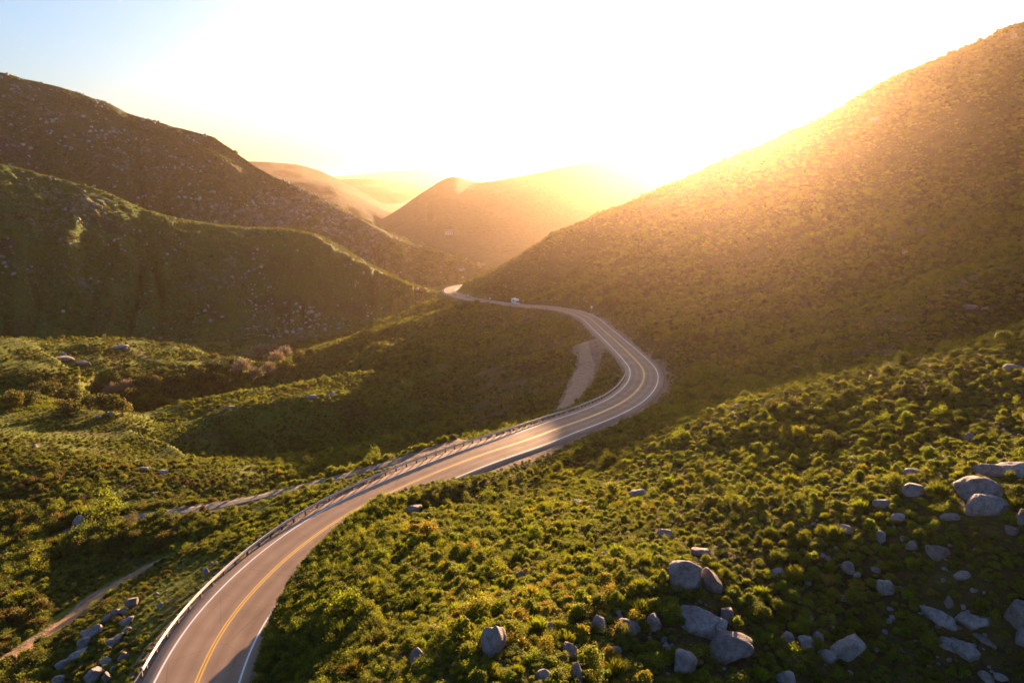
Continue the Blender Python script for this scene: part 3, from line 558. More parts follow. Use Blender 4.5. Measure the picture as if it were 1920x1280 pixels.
BOULD = [ # px, py (centre), width px, height px, lean deg, blocky, label
(1286,1072,65,70,22,0,'largest egg shaped grey boulder leaning on the sunlit slope'),
(1333,1082,40,50,15,0,'smaller egg shaped boulder touching the largest leaning one'),
(1314,1030,36,20,0,0,'low pink boulder just above the pair of egg shaped boulders'),
(1250,996,30,22,0,0,'lone round boulder in bright brush above the pair of egg shaped boulders'),
(1315,1158,90,42,-4,1,'long flat topped slab below the pair of egg shaped boulders'),
(1366,1146,28,32,0,1,'small square block at the right end of the long slab'),
(1362,1207,95,48,0,1,'pale broad slab lying below the long flat topped slab'),
(1282,1235,46,50,10,0,'dim brown boulder at the lower left of the pale broad slab'),
(1224,1160,30,44,-8,0,'upright boulder just left of the long flat topped slab'),
(1512,1197,34,34,0,0,'pink round boulder in the row between two slabs'),
(1477,1190,27,22,0,0,'small pale boulder at the left of the pink round boulder'),
(1534,1190,22,24,0,0,'brown boulder squeezed between the pink round one and the pale angular one'),
(1588,1203,60,64,-25,.6,'pale angular boulder tilted beside a smaller oval one in the dark brush'),
(1552,1226,44,24,5,0,'low oval boulder at the foot of the pale angular boulder'),
(1475,1267,42,36,0,0,'dim dome shaped boulder at the bottom edge below the pink round boulder'),
(1592,1062,30,27,0,0,'pale round boulder alone in dark brush above the pale angular boulder'),
(1657,1095,34,38,8,0,'lilac boulder standing in dark brush, right of a pale round one'),
(1457,1070,26,18,0,0,'small dim boulder in brush to the right of the egg shaped pair'),
(1756,1029,41,28,0,0,'bright oval boulder below the outcrop, standing alone'),
(1710,1021,22,20,0,0,'small dim boulder at the left of the bright oval boulder'),
(1652,1003,18,28,0,0,'narrow upright boulder below a leaning oblong one'),
(1683,967,30,18,30,0,'oblong leaning boulder in golden brush'),
(1654,941,40,20,-8,0,'low brown boulder in golden brush left of the outcrop'),
(1712,884,38,17,-4,0,'flat grey boulder in brush at the upper left of the outcrop'),
(1716,912,44,34,25,0,'boulder half hidden by a yellow bush left of the outcrop'),
(1781,964,32,20,12,0,'small pale boulder just below the outcrop at its left'),
(1585,989,34,15,-5,0,'flat split boulder between golden bushes'),
(1836,908,84,52,14,.4,'big boulder at the left of the outcrop with a sunlit top'),
(1848,942,82,44,4,0,'big rounded boulder at the foot of the outcrop'),
(1860,877,62,26,6,.3,'top left boulder of the outcrop'),
(1903,873,70,36,14,.3,'sloping sunlit boulder at the top of the outcrop'),
(1917,968,28,38,0,0,'bluish boulder cut by the frame edge below the outcrop'),
(1896,990,24,20,0,0,'small dim boulder under the bluish boulder at the frame edge'),
(1818,1154,60,38,-6,.7,'pale blocky boulder in the dark brush at the lower right'),
(1760,1151,64,28,-24,.3,'sloping grey boulder left of the pale blocky boulder'),
(1778,1124,17,24,0,0,'small upright boulder above the sloping grey boulder'),
(1907,1143,46,58,0,.2,'tall boulder at the right frame edge in dark brush'),
(1916,1188,30,42,0,0,'lower boulder beneath the tall one at the right frame edge'),
(1774,1204,34,24,-10,0,'rounded dim boulder left of a crooked long one'),
(1809,1213,48,32,-38,0,'crooked long boulder in the dark brush at the lower right'),
(1847,1198,42,15,-22,0,'thin slab of rock to the right of the crooked long boulder'),
(1847,1266,28,20,0,0,'small pale boulder near the bottom right corner'),
(1876,1267,24,16,0,0,'smallest pale boulder near the bottom right corner'),
(1607,1076,14,12,0,0,'little stone at the right foot of the pale round boulder'),
(1805,1075,30,24,0,0,'dim brown boulder in the dark brush above the pale blocky one'),
(1640,1066,20,14,0,0,'little dim stone above the lilac boulder'),
(1818,815,22,15,0,0,'small pink boulder in bright brush above the outcrop'),
(1663,683,24,17,0,0,'round boulder on the sunlit crest of the near slope'),
(1500,691,24,13,0,0,'grey boulder in the shaded dip beyond the near crest'),
(1535,684,18,8,0,0,'flat stone in the shaded dip beside a grey boulder'),
(1898,686,36,15,0,0,'long grey boulder on the near crest by the frame edge'),
(1820,574,26,11,0,0,'pale boulder low on the big shaded hillside'),
(1849,577,14,5,0,0,'flat stone beside the pale boulder on the big shaded hillside'),
(1386,758,20,9,0,0,'flat pale boulder where the near crest meets the shade'),
(1806,420,14,13,35,0,'pale leaning boulder high on the big hillside'),
(1724,432,12,8,30,0,'small pale boulder left of the leaning one high on the big hillside'),
(1697,472,10,8,20,0,'small pale boulder halfway up the big hillside'),
(1833,143,14,12,30,0,'boulder near the top of the big hillside under the skyline'),
(1642,224,18,10,10,0,'low boulder in the glare near the skyline of the big hillside'),
(1903,68,14,12,0,0,'boulder on the skyline at the upper right corner'),
(923,1190,52,82,-8,.5,'tall craggy boulder with a sunlit top in the middle of the brush'),
(786,1225,32,36,12,.2,'grey pointed boulder in green brush left of the tall craggy one'),
(1121,1161,34,38,0,.1,'rounded boulder first in the row left of the long flat topped slab'),
(1177,1169,46,32,-10,0,'domed boulder in the row left of the long flat topped slab'),
(1068,1210,28,38,20,.3,'pale pointed boulder beside a smaller round one, right of the craggy boulder'),
(1079,1222,24,20,0,0,'small round boulder beside a pale pointed one'),
(1083,1256,24,52,0,.2,'narrow tall boulder at the bottom edge'),
(1019,1265,35,28,0,0,'pale round boulder at the bottom edge right of the craggy boulder'),
(977,1073,18,18,0,0,'small bluish boulder in the golden brush above the craggy boulder'),
(988,1102,20,22,0,0,'small brown boulder above the craggy boulder, under a bluish one'),
(850,1092,13,9,0,0,'pink stone in green brush above the craggy boulder'),
(1085,941,27,13,0,0,'pale flat boulder in bright brush right of the road'),
(1107,953,20,14,0,0,'brown boulder just below a pale flat one in bright brush'),
(997,946,13,11,0,0,'little pale stone in bright brush below the road'),
(806,955,18,10,0,0,'little flat stone by the roadside brush'),
(772,951,38,20,12,.3,'grey boulder closest to the road in green brush'),
(1121,875,16,8,0,0,'little stone in brush by the gravel edge of the road'),
(1201,922,38,13,8,0,'cluster boulder, low and long, in bright brush below the bend'),
(1249,1212,18,15,0,0,'small pale stone left of the pale broad slab'),
(1136,1037,22,14,18,0,'sunlit pale stone in the middle of the golden brush'),
(1249,1275,26,16,0,0,'pale stone at the bottom edge under the dim brown boulder'),
(1030,1172,26,24,0,0,'dim boulder in dark brush right of the craggy boulder'),
(1156,1215,22,16,0,0,'flat dim stone in the dark brush under the domed boulder'),
(1580,1120,18,12,0,0,'dim stone between the pale round boulder and the pale angular one'),
(181,1263,38,36,22,.6,'large sunlit boulder, lowest of the rock pile left of the road'),
(201,1268,18,22,0,.2,'orange lit boulder beside the lowest one of the roadside rock pile'),
(200,1240,30,22,18,.7,'blue grey block above the lowest boulder of the roadside rock pile'),
(212,1252,11,12,0,0,'small sunlit stone under the blue grey block'),
(232,1230,22,17,-25,.4,'brown pointed boulder near the guardrail end'),
(218,1200,34,16,14,.7,'long block lying across the middle of the roadside rock pile'),
(237,1180,19,13,-5,.5,'short block with a sunlit top in the roadside rock pile'),
(178,1180,44,26,30,.7,'blue grey slab with a bright tip in the roadside rock pile'),
(159,1206,22,22,0,.6,'dark block with a bright cap at the edge of the roadside rock pile'),
(143,1227,42,18,28,.5,'long dark rock sloping down from the roadside rock pile'),
(120,1244,28,16,10,.3,'dark rounded rock below the long dark one'),
(240,1162,28,17,28,.6,'leaning slab in the upper roadside rock pile'),
(203,1157,19,16,0,.3,'dark round rock in the upper roadside rock pile'),
(219,1147,17,15,0,.4,'dark square rock in the upper roadside rock pile'),
(250,1128,28,20,26,.5,'topmost big rock of the roadside rock pile'),
(232,1145,18,14,0,.3,'dark rock in the heart of the upper roadside rock pile'),
(294,1114,11,9,0,0,'small grey stone above the roadside rock pile'),
(301,1134,12,9,0,0,'pink stone in bright grass by the guardrail'),
(113,1272,26,16,20,.3,'dark rock at the bottom edge left of the rock pile'),
(386,1070,15,14,0,0,'round boulder in grass by the guardrail'),
(397,1057,12,8,0,0,'dim stone above the round boulder by the guardrail'),
(406,1055,9,7,0,0,'small orange stone above the round boulder by the guardrail'),
(150,977,30,22,0,.5,'pink outcrop boulder at the end of the dirt road'),
(20,1033,30,14,0,.3,'pink flat boulder in the dark round brush at the left edge'),
(66,837,12,9,0,0,'small pink boulder in the bright meadow at the left edge'),
(307,885,20,9,-10,.3,'pink boulder in the bright meadow above the dirt road'),
(272,880,22,10,0,.3,'dim boulder beside the pink one in the bright meadow'),
(289,925,14,7,0,.2,'pale stone just above the dirt road'),
(422,891,10,6,0,0,'little pink stone near the shade edge of the meadow'),
(206,775,12,7,0,0,'tiny pink boulder on the knoll above the bright meadow'),
(186,781,10,6,0,0,'second tiny pink boulder on the knoll, left of the other'),
(430,764,26,9,8,.2,'pale flat boulder on the low spur below the creek trees'),
(585,742,20,10,0,.4,'rocks boulder at the end of the sunlit low spur'),
(625,738,16,8,0,.4,'pale boulder at the tip of the sunlit low spur'),
(120,672,34,12,-10,.5,'purple rock outcrop on the sunlit hummock'),
(155,682,26,10,-10,.5,'lower purple rock on the sunlit hummock'),
(225,650,30,7,0,.3,'flat rock along the crest of the sunlit hummock'),
(820,1085,14,9,0,0,'small stone in green brush left of the pink stone'),
]
# small loose stones that nothing tells apart
SMALL = [(1600+R.uniform(-130, 260), 1090+R.uniform(-120, 170)) for _ in range(90)] + [(1100+R.uniform(-120, 260), 1180+R.uniform(-60, 90)) for _ in range(60)]
Bpos = []
def place_rock(px, py, wp, hp, lean, blocky, label, seed, group=None, sub=4, name='boulder', cat='boulder'):
    P, D = hit(px, py+hp*.38); _, _, dep = proj(*P); Wm = 1.04*wp*dep/F; Hm = 1.02*hp*dep/F
    a = math.atan2(P[0], P[1]); V, Fc = rock_mesh(seed, sub, blocky)
    V = V/np.abs(V).max(0)
    dm = .5*(.5*Wm+.5*Hm)*R.uniform(.7, .9)
    hz = Hm*.5*1.12
    V = V*np.array([Wm*.5, dm, hz]); L = math.radians(-lean); c, s = math.cos(L), math.sin(L)
    V = V @ np.array([[c, 0, -s], [0, 1, 0], [s, 0, c]])
    V[:, 0] *= (Wm*.5)/max(np.abs(V[:, 0]).max(), 1e-3); V[:, 2] *= hz/max(np.abs(V[:, 2]).max(), 1e-3)
    o = mesh_obj(name, V, Fc, M['rock'], None, True)
    o.location = (P[0], P[1], P[2]+hz*(.30 if px > 430 else .62)); o.rotation_euler = (0, 0, -a)
    props(o, label, cat, group); Bpos.append((P[0], P[1], max(Wm*.5, dm), label)); return o
for k, (px, py, wp, hp, lean, bl, lb) in enumerate(BOULD):
    place_rock(px, py, wp, hp, lean, bl, lb, 200+k, None, 4 if wp > 18 else 3)
for k, (px, py) in enumerate(SMALL):
    s_ = R.uniform(6, 13)
    place_rock(px, py, s_, s_*R.uniform(.6, .9), R.uniform(-20, 20), .2, 'small stone showing through the brush of the shaded boulder slope', 500+k, 'small stones in the brush of the boulder slope', 2, 'stone', 'stone')
BP = np.array([(b[0], b[1], b[2]) for b in Bpos])

# ------------------------------------------------------------------ scatter
def scat_pts(r0, r1, sp, a0=-43.5, a1=43.5, jit=.48):
    out = []; r = r0
    while r < r1:
        s = sp(r); na = int(math.radians(a1-a0)*r/s)
        a = math.radians(a0) + (np.arange(na)+.5+rng.uniform(-jit, jit, na))*s/r
        rr = r + rng.uniform(-jit, jit, na)*s; out.append(np.stack([rr*np.sin(a), rr*np.cos(a)], 1)); r += s
    return np.vstack(out)
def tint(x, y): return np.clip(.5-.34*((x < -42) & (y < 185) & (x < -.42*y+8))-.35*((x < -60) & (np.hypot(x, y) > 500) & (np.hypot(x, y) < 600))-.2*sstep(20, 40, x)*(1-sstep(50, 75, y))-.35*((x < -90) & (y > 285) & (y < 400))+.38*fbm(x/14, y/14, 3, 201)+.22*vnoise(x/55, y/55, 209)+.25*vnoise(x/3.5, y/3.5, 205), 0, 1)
def scatter_obj(name, label, P, S, ROT, IDX, meshes_obs, kind='stuff', group=None):
    me = bpy.data.meshes.new(name); me.vertices.add(len(P)); me.vertices.foreach_set('co', P.astype(np.float32).ravel())
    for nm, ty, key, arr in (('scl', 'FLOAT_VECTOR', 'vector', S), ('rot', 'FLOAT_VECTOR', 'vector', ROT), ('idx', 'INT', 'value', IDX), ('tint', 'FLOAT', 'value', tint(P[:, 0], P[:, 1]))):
        at = me.attributes.new(nm, ty, 'POINT'); at.data.foreach_set(key, (arr.astype(np.int32) if ty == 'INT' else arr.astype(np.float32)).ravel())
    o = bpy.data.objects.new(name, me); COL.objects.link(o); props(o, label, None, group, kind)
    ng = bpy.data.node_groups.new(name, 'GeometryNodeTree')
    ng.interface.new_socket(name='Geometry', in_out='INPUT', socket_type='NodeSocketGeometry'); ng.interface.new_socket(name='Geometry', in_out='OUTPUT', socket_type='NodeSocketGeometry')
    gi = ng.nodes.new('NodeGroupInput'); go = ng.nodes.new('NodeGroupOutput')
    iop = ng.nodes.new('GeometryNodeInstanceOnPoints'); iop.inputs['Pick Instance'].default_value = True
    jn = ng.nodes.new('GeometryNodeJoinGeometry')
    for ob in reversed(meshes_obs):
        n_ = ng.nodes.new('GeometryNodeObjectInfo'); n_.inputs['Object'].default_value = ob; n_.inputs['As Instance'].default_value = True
        ng.links.new(n_.outputs['Geometry'], jn.inputs[0])
    def na(nm, dt):
        n_ = ng.nodes.new('GeometryNodeInputNamedAttribute'); n_.data_type = dt; n_.inputs['Name'].default_value = nm
        return n_.outputs['Attribute']
    e2r = ng.nodes.new('FunctionNodeEulerToRotation')
    ng.links.new(gi.outputs[0], iop.inputs['Points']); ng.links.new(jn.outputs[0], iop.inputs['Instance'])
    ng.links.new(na('idx', 'INT'), iop.inputs['Instance Index']); ng.links.new(na('rot', 'FLOAT_VECTOR'), e2r.inputs[0])
    ng.links.new(e2r.outputs[0], iop.inputs['Rotation']); ng.links.new(na('scl', 'FLOAT_VECTOR'), iop.inputs['Scale'])
    ng.links.new(iop.outputs[0], go.inputs[0])
    md = o.modifiers.new('scatter', 'NODES'); md.node_group = ng; return o
P2 = np.vstack([scat_pts(22, 130, lambda r: .64+max(0, r-70)*.0062, -60, 60), scat_pts(130, 740, lambda r: 1.05+(r-130)*.0033, -48, 50)])
x, y = P2[:, 0], P2[:, 1]; r = np.hypot(x, y); adeg = np.degrees(np.arctan2(x, y)); z = H(x, y)
px, py, dep = proj(x, y, z)
# patchiness: open grass on the valley meadows and hummocks, dense brush on the spur and hillside
pat = fbm(x/9, y/9, 4, 55); pat2 = fbm(x/38, y/38, 3, 66)
meadow = ((px < 520) & (py > 600) & (py < 960)).astype(float)*.6
meadow = np.where((px > 240) & (px < 420) & (py > 1040), .55, meadow)
meadow = np.where((px < 420) & (py < 690), .8, meadow); meadow = np.where((px < 500) & (py > 695) & (py < 768), 0, meadow)
dark = (px < 330) & (py > 950)
keep = (look(nope, x, y) < .35) & ((pat + .5*pat2) > (np.where(px > 650, -5, -1.25) + meadow*1.25))
keep &= (np.hypot(x, y) < np.where(px > 900, 735, 600)) & ~((r > 130) & (px > 700) & (pat+.6*pat2 < -1.15))
for bx, by, br in BP: keep &= (np.hypot(x-bx, y-by) > br*(1.1 if bx < -25 and by < 110 else .82))
# keep a clear view of the boulders: nothing tall just in front of them
for bx, by, br in BP:
    d_ = math.hypot(bx, by); ux, uy = -bx/d_, -by/d_; t_ = (x-bx)*ux+(y-by)*uy; l_ = np.abs((x-bx)*uy-(y-by)*ux)
    keep &= ~((t_ > 0) & (t_ < br*1.6) & (l_ < br*.7) & (rng.uniform(size=len(x)) < .7))
szb = np.where(r < 130, rng.uniform(.55, 1.35, len(x)), rng.uniform(1.1, 2.0, len(x))*(1+(r-130)*.0010))
szb = szb*(1+.35*np.clip(pat2, -1, 1.5)); szb = np.where(dark, szb*1.55, szb)
szb = szb*np.exp(rng.normal(0, .22, len(x))); big = rng.uniform(size=len(x)) < .03; szb = np.where(big, szb*1.45, szb)
szb = np.where((meadow > .5), szb*.75, szb)
pile = (px > 90) & (px < 420) & (py > 1040); szb = np.where(pile, szb*.5, szb)
creek = (px < 470) & (r > 285) & (r < 420) & (z < 3); szb = np.where(creek, szb*1.9, szb)
roadside = look(RD, x, y) < 10; szb = np.where(roadside, np.minimum(szb, .9), szb)
hs = rng.uniform(.6, 1.35, len(x))
# the brush that screens the right lane on the near spur grows taller
scr = (look(RS, x, y) > 6) & (look(RD, x, y) < 16) & (py > 940) & (px < 760); szb = np.where(scr, np.maximum(szb, 1.5), szb); hs = np.where(scr, 1.35, hs)
k = np.nonzero(keep)[0]
P3 = np.stack([x, y, z-.05], 1)[k]; S3 = np.stack([szb, szb, szb*hs], 1)[k]; rot = np.zeros((len(k), 3)); rot[:, 2] = rng.uniform(0, 6.28, len(k)); rot[:, :2] = rng.normal(0, .09, (len(k), 2))
idx = rng.integers(0, 8, len(k))
pxk, pyk, dk = px[k], py[k], dep[k]
inview = (pxk > 15) & (pxk < 1905) & (pyk > 30) & (pyk < 1262)
score = np.where(inview, szb[k]/dk, 0); top = np.argsort(-score)[:300]
named = [(b[0], b[1], b[3]) for b in Bpos if not b[3].startswith('small stone')]
srcobj = {}
def short(lb):
    for c in (' leaning on', ' touching', ' lying', ' in the', ' in ', ' with a', ' beside', ' below', ' above', ' at the', ' just', ' squeezed', ' near', ' by the', ' under'):
        lb = lb.split(c)[0]
    return lb
seen = set()
for b in Bpos: pass
scnt = {}
for b in named: scnt[short(b[2])] = scnt.get(short(b[2]), 0)+1
ubest = [b for b in named if scnt[short(b[2])] == 1 and 3 <= len(short(b[2]).split()) <= 6]
for o in list(COL.objects):
    if o.name.startswith('stone') and 'label' in o.keys() and o['label'].startswith('small stone'):
        j = min(ubest, key=lambda b: (b[0]-o.location.x)**2+(b[1]-o.location.y)**2); d_ = math.hypot(j[0]-o.location.x, j[1]-o.location.y)
        o['label'] = 'small stone '+('close to' if d_ < 1.5 else 'two strides from' if d_ < 3 else 'several strides from')+' the '+short(j[2])+(', uphill' if o.location.y > j[1] else ', downhill')
for i in top:
    j = min(ubest, key=lambda b: (b[0]-P3[i, 0])**2+(b[1]-P3[i, 1])**2)
    o = bpy.data.objects.new('chaparral_shrub', SHR[idx[i]]); COL.objects.link(o)
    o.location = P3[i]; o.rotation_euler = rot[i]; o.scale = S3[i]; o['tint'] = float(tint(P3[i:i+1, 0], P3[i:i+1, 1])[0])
    bx_, by_ = j[0], j[1]; d_ = math.hypot(bx_-P3[i, 0], by_-P3[i, 1]); L_ = math.hypot(bx_, by_); ux, uy = bx_/L_, by_/L_
    fw = (P3[i, 0]-bx_)*ux+(P3[i, 1]-by_)*uy; sd_ = (P3[i, 0]-bx_)*uy-(P3[i, 1]-by_)*ux; ang = math.degrees(math.atan2(sd_, fw)) % 360
    dr = ['behind', 'behind and right of', 'right of', 'in front and right of', 'in front of', 'in front and left of', 'left of', 'behind and left of'][int((ang+22.5)//45) % 8]
    st = 'just' if d_ < 1.6 else next(w_ for m_, w_ in ((2.6, 'two steps'), (3.7, 'three steps'), (5, 'four steps'), (7, 'six steps'), (10, 'nine steps'), (14, 'twelve steps'), (19, 'sixteen steps'), (26, 'two dozen steps'), (36, 'thirty steps'), (1e9, 'far')) if d_ < m_)
    q_ = ('broad' if szb[k[i]] > 2.2 else 'big' if szb[k[i]] > 1.7 else 'rounded')+(' tall' if hs[k[i]] > 1.08 else ' low' if hs[k[i]] < .9 else '')
    nm = short(j[2]); lb_ = q_+' shrub '+st+' '+dr+' the '+nm; lb_ = lb_ if len(lb_.split()) <= 16 else lb_.replace(q_, q_.split()[0], 1); props(o, lb_, 'shrub', 'chaparral shrubs on the near slopes')
    srcobj.setdefault(int(idx[i]), o)
rest = np.setdiff1d(np.arange(len(k)), top)
src = [srcobj[q] for q in sorted(srcobj)]; mp = np.zeros(8, int)
for a_, q in enumerate(sorted(srcobj)): mp[q] = a_
scatter_obj('brush', 'dense golden green chaparral brush covering the slopes around the road', P3[rest], S3[rest], rot[rest], mp[idx[rest]], src)
# grass tufts: small low plants everywhere between the shrubs (reuses the low shrub form, flattened)
PG = scat_pts(22, 440, lambda r: .55+r*.0062); xg, yg = PG[:, 0], PG[:, 1]; zg = H(xg, yg)
pxg, pyg, _ = proj(xg, yg, zg); kg = (look(nope, xg, yg) < .3) & (pyg < 1400) & ((np.hypot(xg, yg) < 200) | (pxg < 700))
sg = rng.uniform(.3, .65, len(xg))*(1+np.hypot(xg, yg)*.004); n_ = kg.sum()
rg_ = np.zeros((n_, 3)); rg_[:, 2] = rng.uniform(0, 6.28, n_)
scatter_obj('undergrowth', 'low weeds and grass tufts between the shrubs', np.stack([xg, yg, zg-.03], 1)[kg], np.stack([sg, sg, sg*.7], 1)[kg], rg_, rng.integers(0, len(src), n_), src)

# brush and rocks over the two ridges across the valley
ROCKS = []
for q in range(3):
    V, Fc = rock_mesh(900+q, 2, .4); me_o = mesh_obj('stone', V*np.array([.5, .5, .4]), Fc, M['rock'], None, True)
    ROCKS.append(me_o)
for q, o in enumerate(ROCKS):
    P, D = hit([118, 236, 610][q], [664, 655, 744][q]); o.location = P; o.scale = (4, 3, 3)
    props(o, ['purple rock on the face of the sunlit hummock', 'purple rock near the top of the sunlit hummock', 'pale rock at the tip of the low sunlit spur'][q], 'rock')
def hill_scatter(hd, spb, label_b, label_r, sb, sr, seed, rd_=.14, kb_=-.35):
    name, a, Df, Dc, t, Zh = hd; rg = np.random.default_rng(seed)
    amin, amax = max(a[0], math.radians(-44)), a[-1]
    Pn = int((amax-amin)*(Dc.mean()**2-Df.mean()**2)/2*1.15/spb**2)
    aa = rg.uniform(amin, amax, Pn); tt = rg.uniform(0, 1.08, Pn); i = np.clip(np.interp(aa, a, np.arange(len(a))), 0, len(a)-1.01); j = np.clip(np.interp(tt, t, np.arange(len(t))), 0, len(t)-1.01)
    i0, j0 = i.astype(int), j.astype(int); fi, fj = i-i0, j-j0
    z_ = (Zh[i0, j0]*(1-fj)+Zh[i0, j0+1]*fj)*(1-fi)+(Zh[i0+1, j0]*(1-fj)+Zh[i0+1, j0+1]*fj)*fi
    D_ = np.interp(aa, a, Df)+(np.interp(aa, a, Dc)-np.interp(aa, a, Df))*tt; X_, Y_ = D_*np.sin(aa), D_*np.cos(aa)
    gz = H(X_, Y_); ok = z_ > gz-.5
    pn = fbm(X_/45, Y_/45, 4, seed); crest = tt > .93
    kb = ok & (pn > kb_) & ~(crest & (rg.uniform(size=Pn) < .75))
    s = sb*rg.uniform(.6, 1.5, Pn); ro = np.zeros((Pn, 3)); ro[:, 2] = rg.uniform(0, 6.28, Pn)
    scatter_obj('brush', label_b, np.stack([X_, Y_, z_-.2], 1)[kb], np.stack([s, s, s*.8], 1)[kb], ro[kb], rg.integers(0, len(src), kb.sum()), src)
    nC = int((amax-amin)*Dc.mean()/1.3*16); ac = rg.uniform(amin, amax, nC); tc = 1-np.clip(np.abs(rg.normal(0, .16, nC)), 0, .8); xc = np.interp(ac, a, Df)+(np.interp(ac, a, Dc)-np.interp(ac, a, Df))*tc
    ii = np.clip(np.interp(ac, a, np.arange(len(a))), 0, len(a)-1.01); jj = np.interp(tc, t, np.arange(len(t))); i0, j0 = ii.astype(int), jj.astype(int); fi, fj = ii-i0, jj-j0
    zc_ = (Zh[i0, j0]*(1-fj)+Zh[i0, j0+1]*fj)*(1-fi)+(Zh[i0+1, j0]*(1-fj)+Zh[i0+1, j0+1]*fj)*fi; sc_ = rg.uniform(.7, 1.6, nC); rc = np.zeros((nC, 3)); rc[:, 2] = rg.uniform(0, 6.28, nC)
    scatter_obj('undergrowth', label_b.replace('dark brush', 'pale grass tufts along the crest'), np.stack([xc*np.sin(ac), xc*np.cos(ac), zc_-.1], 1), np.stack([sc_, sc_, sc_*.8], 1), rc, rg.integers(0, len(src), nC), src)
    pr_ = fbm(X_/28, Y_/28, 4, seed+9)
    kr = ok & (rg.uniform(size=Pn) < np.clip(rd_+pr_*.45, .02, .6)*(1-.85*sstep(560, 760, proj(X_, Y_, z_)[0]))) & ~(crest & (rg.uniform(size=Pn) < .6))
    s = sr*rg.uniform(.4, 1.0, Pn)**2*1.8+.5
    scatter_obj('stones', label_r, (np.stack([X_, Y_, z_], 1)+rg.normal(0, 1.2, (Pn, 3))*np.array([1, 1, 0]))[kr], np.stack([s, s*.9, s], 1)[kr], ro[kr], rg.integers(0, 3, kr.sum()), ROCKS)
hill_scatter(HILLS[0], 3.6, 'dark brush on the lower green ridge across the valley', 'grey rocks strewn over the lower green ridge', 2.4, 2.2, 71, .05, -.12)
hill_scatter(HILLS[1], 4.4, 'dark brush on the tall rocky mountainside', 'purple grey rocks strewn over the tall mountainside', 3.4, 3.8, 72, .16, -.15)

# ------------------------------------------------------------------ creek trees
def tree(px, py, hgt, kind, label, seed, group):
    P, D = hit(px, py); rg = np.random.default_rng(seed); root = empty('oak_tree' if kind != 'bare' else 'bare_tree', P, rg.uniform(0, 6))
    root.location.z -= .15
    props(root, label, 'tree', group)
    mb = MB(); th = hgt*.22; mb.tube((0, 0, 0), (.1, 0, th), hgt*.035, hgt*.022, 7)
    for k in range(6):
        a = k*1.05+rg.uniform(-.3, .3); mb.tube((.1*.8, 0, th*rg.uniform(.7, 1)), (hgt*.28*math.cos(a), hgt*.28*math.sin(a), hgt*rg.uniform(.55, .8)), hgt*.016, hgt*.005, 5)
    mb.obj('trunk', M['bark'], root)
    if kind == 'bare':
        n_ = 420; d = rg.normal(size=(n_, 3)); d[:, 2] = np.abs(d[:, 2])*.9+.1; d /= np.linalg.norm(d, axis=1)[:, None]
        c = np.array([0, 0, hgt*.3]); base = c + d*hgt*rg.uniform(.05, .35, n_)[:, None]*np.array([1, 1, 1.2]); tip = c + d*hgt*rg.uniform(.38, .56, n_)[:, None]*np.array([1, 1, 1.2]) + rg.normal(0, hgt*.05, (n_, 3))
        s = np.cross(d, rg.normal(size=(n_, 3))); s /= np.linalg.norm(s, axis=1)[:, None]; s *= hgt*.011
        v = np.stack([base-s*.5, base+s*.5, tip+s*1.1, tip-s*1.1], 1).reshape(-1, 3); mesh_obj('crown', v, np.arange(n_*4).reshape(-1, 4), M['twig'], root)
    else:
        C = []; Nn = []
        for k in range(13):
            a = rg.uniform(0, 6.28); rr = hgt*.36*math.sqrt(rg.uniform()); c = np.array([rr*math.cos(a), rr*math.sin(a), hgt*(.66-.9*(rr/hgt)**2*1.6)*rg.uniform(.45, 1.1)]); r_ = hgt*rg.uniform(.13, .22)
            d = rg.normal(size=(85, 3)); d /= np.linalg.norm(d, axis=1)[:, None]; C.append(c+d*r_*rg.uniform(.7, 1.1, 85)[:, None]); Nn.append(d)
        v, f = leaf_quads(np.vstack(C), np.vstack(Nn), hgt*.075, rg); mesh_obj('crown', v, f, M['oakleaf'], root)
    return root
TREES = [(455,700,11,'bare','pinkish bare tree standing tallest among the creek oaks'),(478,712,9,'bare','pinkish bare tree just right of the tallest bare one'),(520,680,10,'bare','pale bare tree nearest the foot of the road spur'),(505,700,9,'bare','bare tree above the sunlit low spur'),
 (490,668,12,'bare','bluish grey bare tree in the shaded creek bend'),(512,665,11,'bare','bluish grey bare tree right of its like in the creek bend'),(535,668,10,'bare','grey bare tree where the ridge foot meets the spur'),(213,745,10,'bare','grey bare tree among the dark oaks on the left of the creek'),(240,735,9,'bare','second grey bare tree among the dark oaks, right of the other'),
 (375,712,10,'oak','golden lit oak at the left of the pinkish bare trees'),(398,695,11,'oak','dark oak rising behind the golden lit oak'),(420,722,8,'oak','low golden oak under the pinkish bare trees'),(300,728,9,'oak','round dark oak standing apart at the creek'),(285,715,8,'oak','small oak behind the round dark oak'),(335,718,8,'oak','oak between the round dark one and the golden one'),
 (250,752,10,'oak','wide dark oak beside the grey bare trees'),(200,772,11,'oak','widest dark oak at the mouth of the low spur'),(170,765,9,'oak','dark oak left of the widest one'),(140,752,9,'oak','dark oak in the shade below the hummock'),(100,745,10,'oak','round dark oak with a lit crown at the creek'),(60,758,9,'oak','dark oak near the left edge of the creek'),(25,762,10,'oak','dark oak at the left frame edge of the creek'),
 (215,715,7,'oak','small lit oak at the foot of the hummock'),(262,728,8,'oak','oak with a golden top under the hummock'),(320,745,8,'oak','low oak at the head of the low spur'),(350,735,7,'oak','short oak on the near bank of the creek'),(560,672,8,'oak','oak peeking over the spur edge at the ridge foot'),(545,690,7,'oak','golden oak on the lower edge of the road spur'),(580,660,6,'oak','small oak higher on the edge of the road spur'),(440,685,8,'oak','dark oak behind the tallest bare tree'),
 (120,775,8,'oak','low oak over the bright meadow knoll'),(230,775,8,'oak','oak at the shaded edge of the meadow knoll'),(405,715,7,'oak','small oak between golden and pinkish trees'),(75,735,8,'oak','dark oak high on the shaded bank'),(180,735,8,'oak','dark oak under the purple rocks of the hummock')]
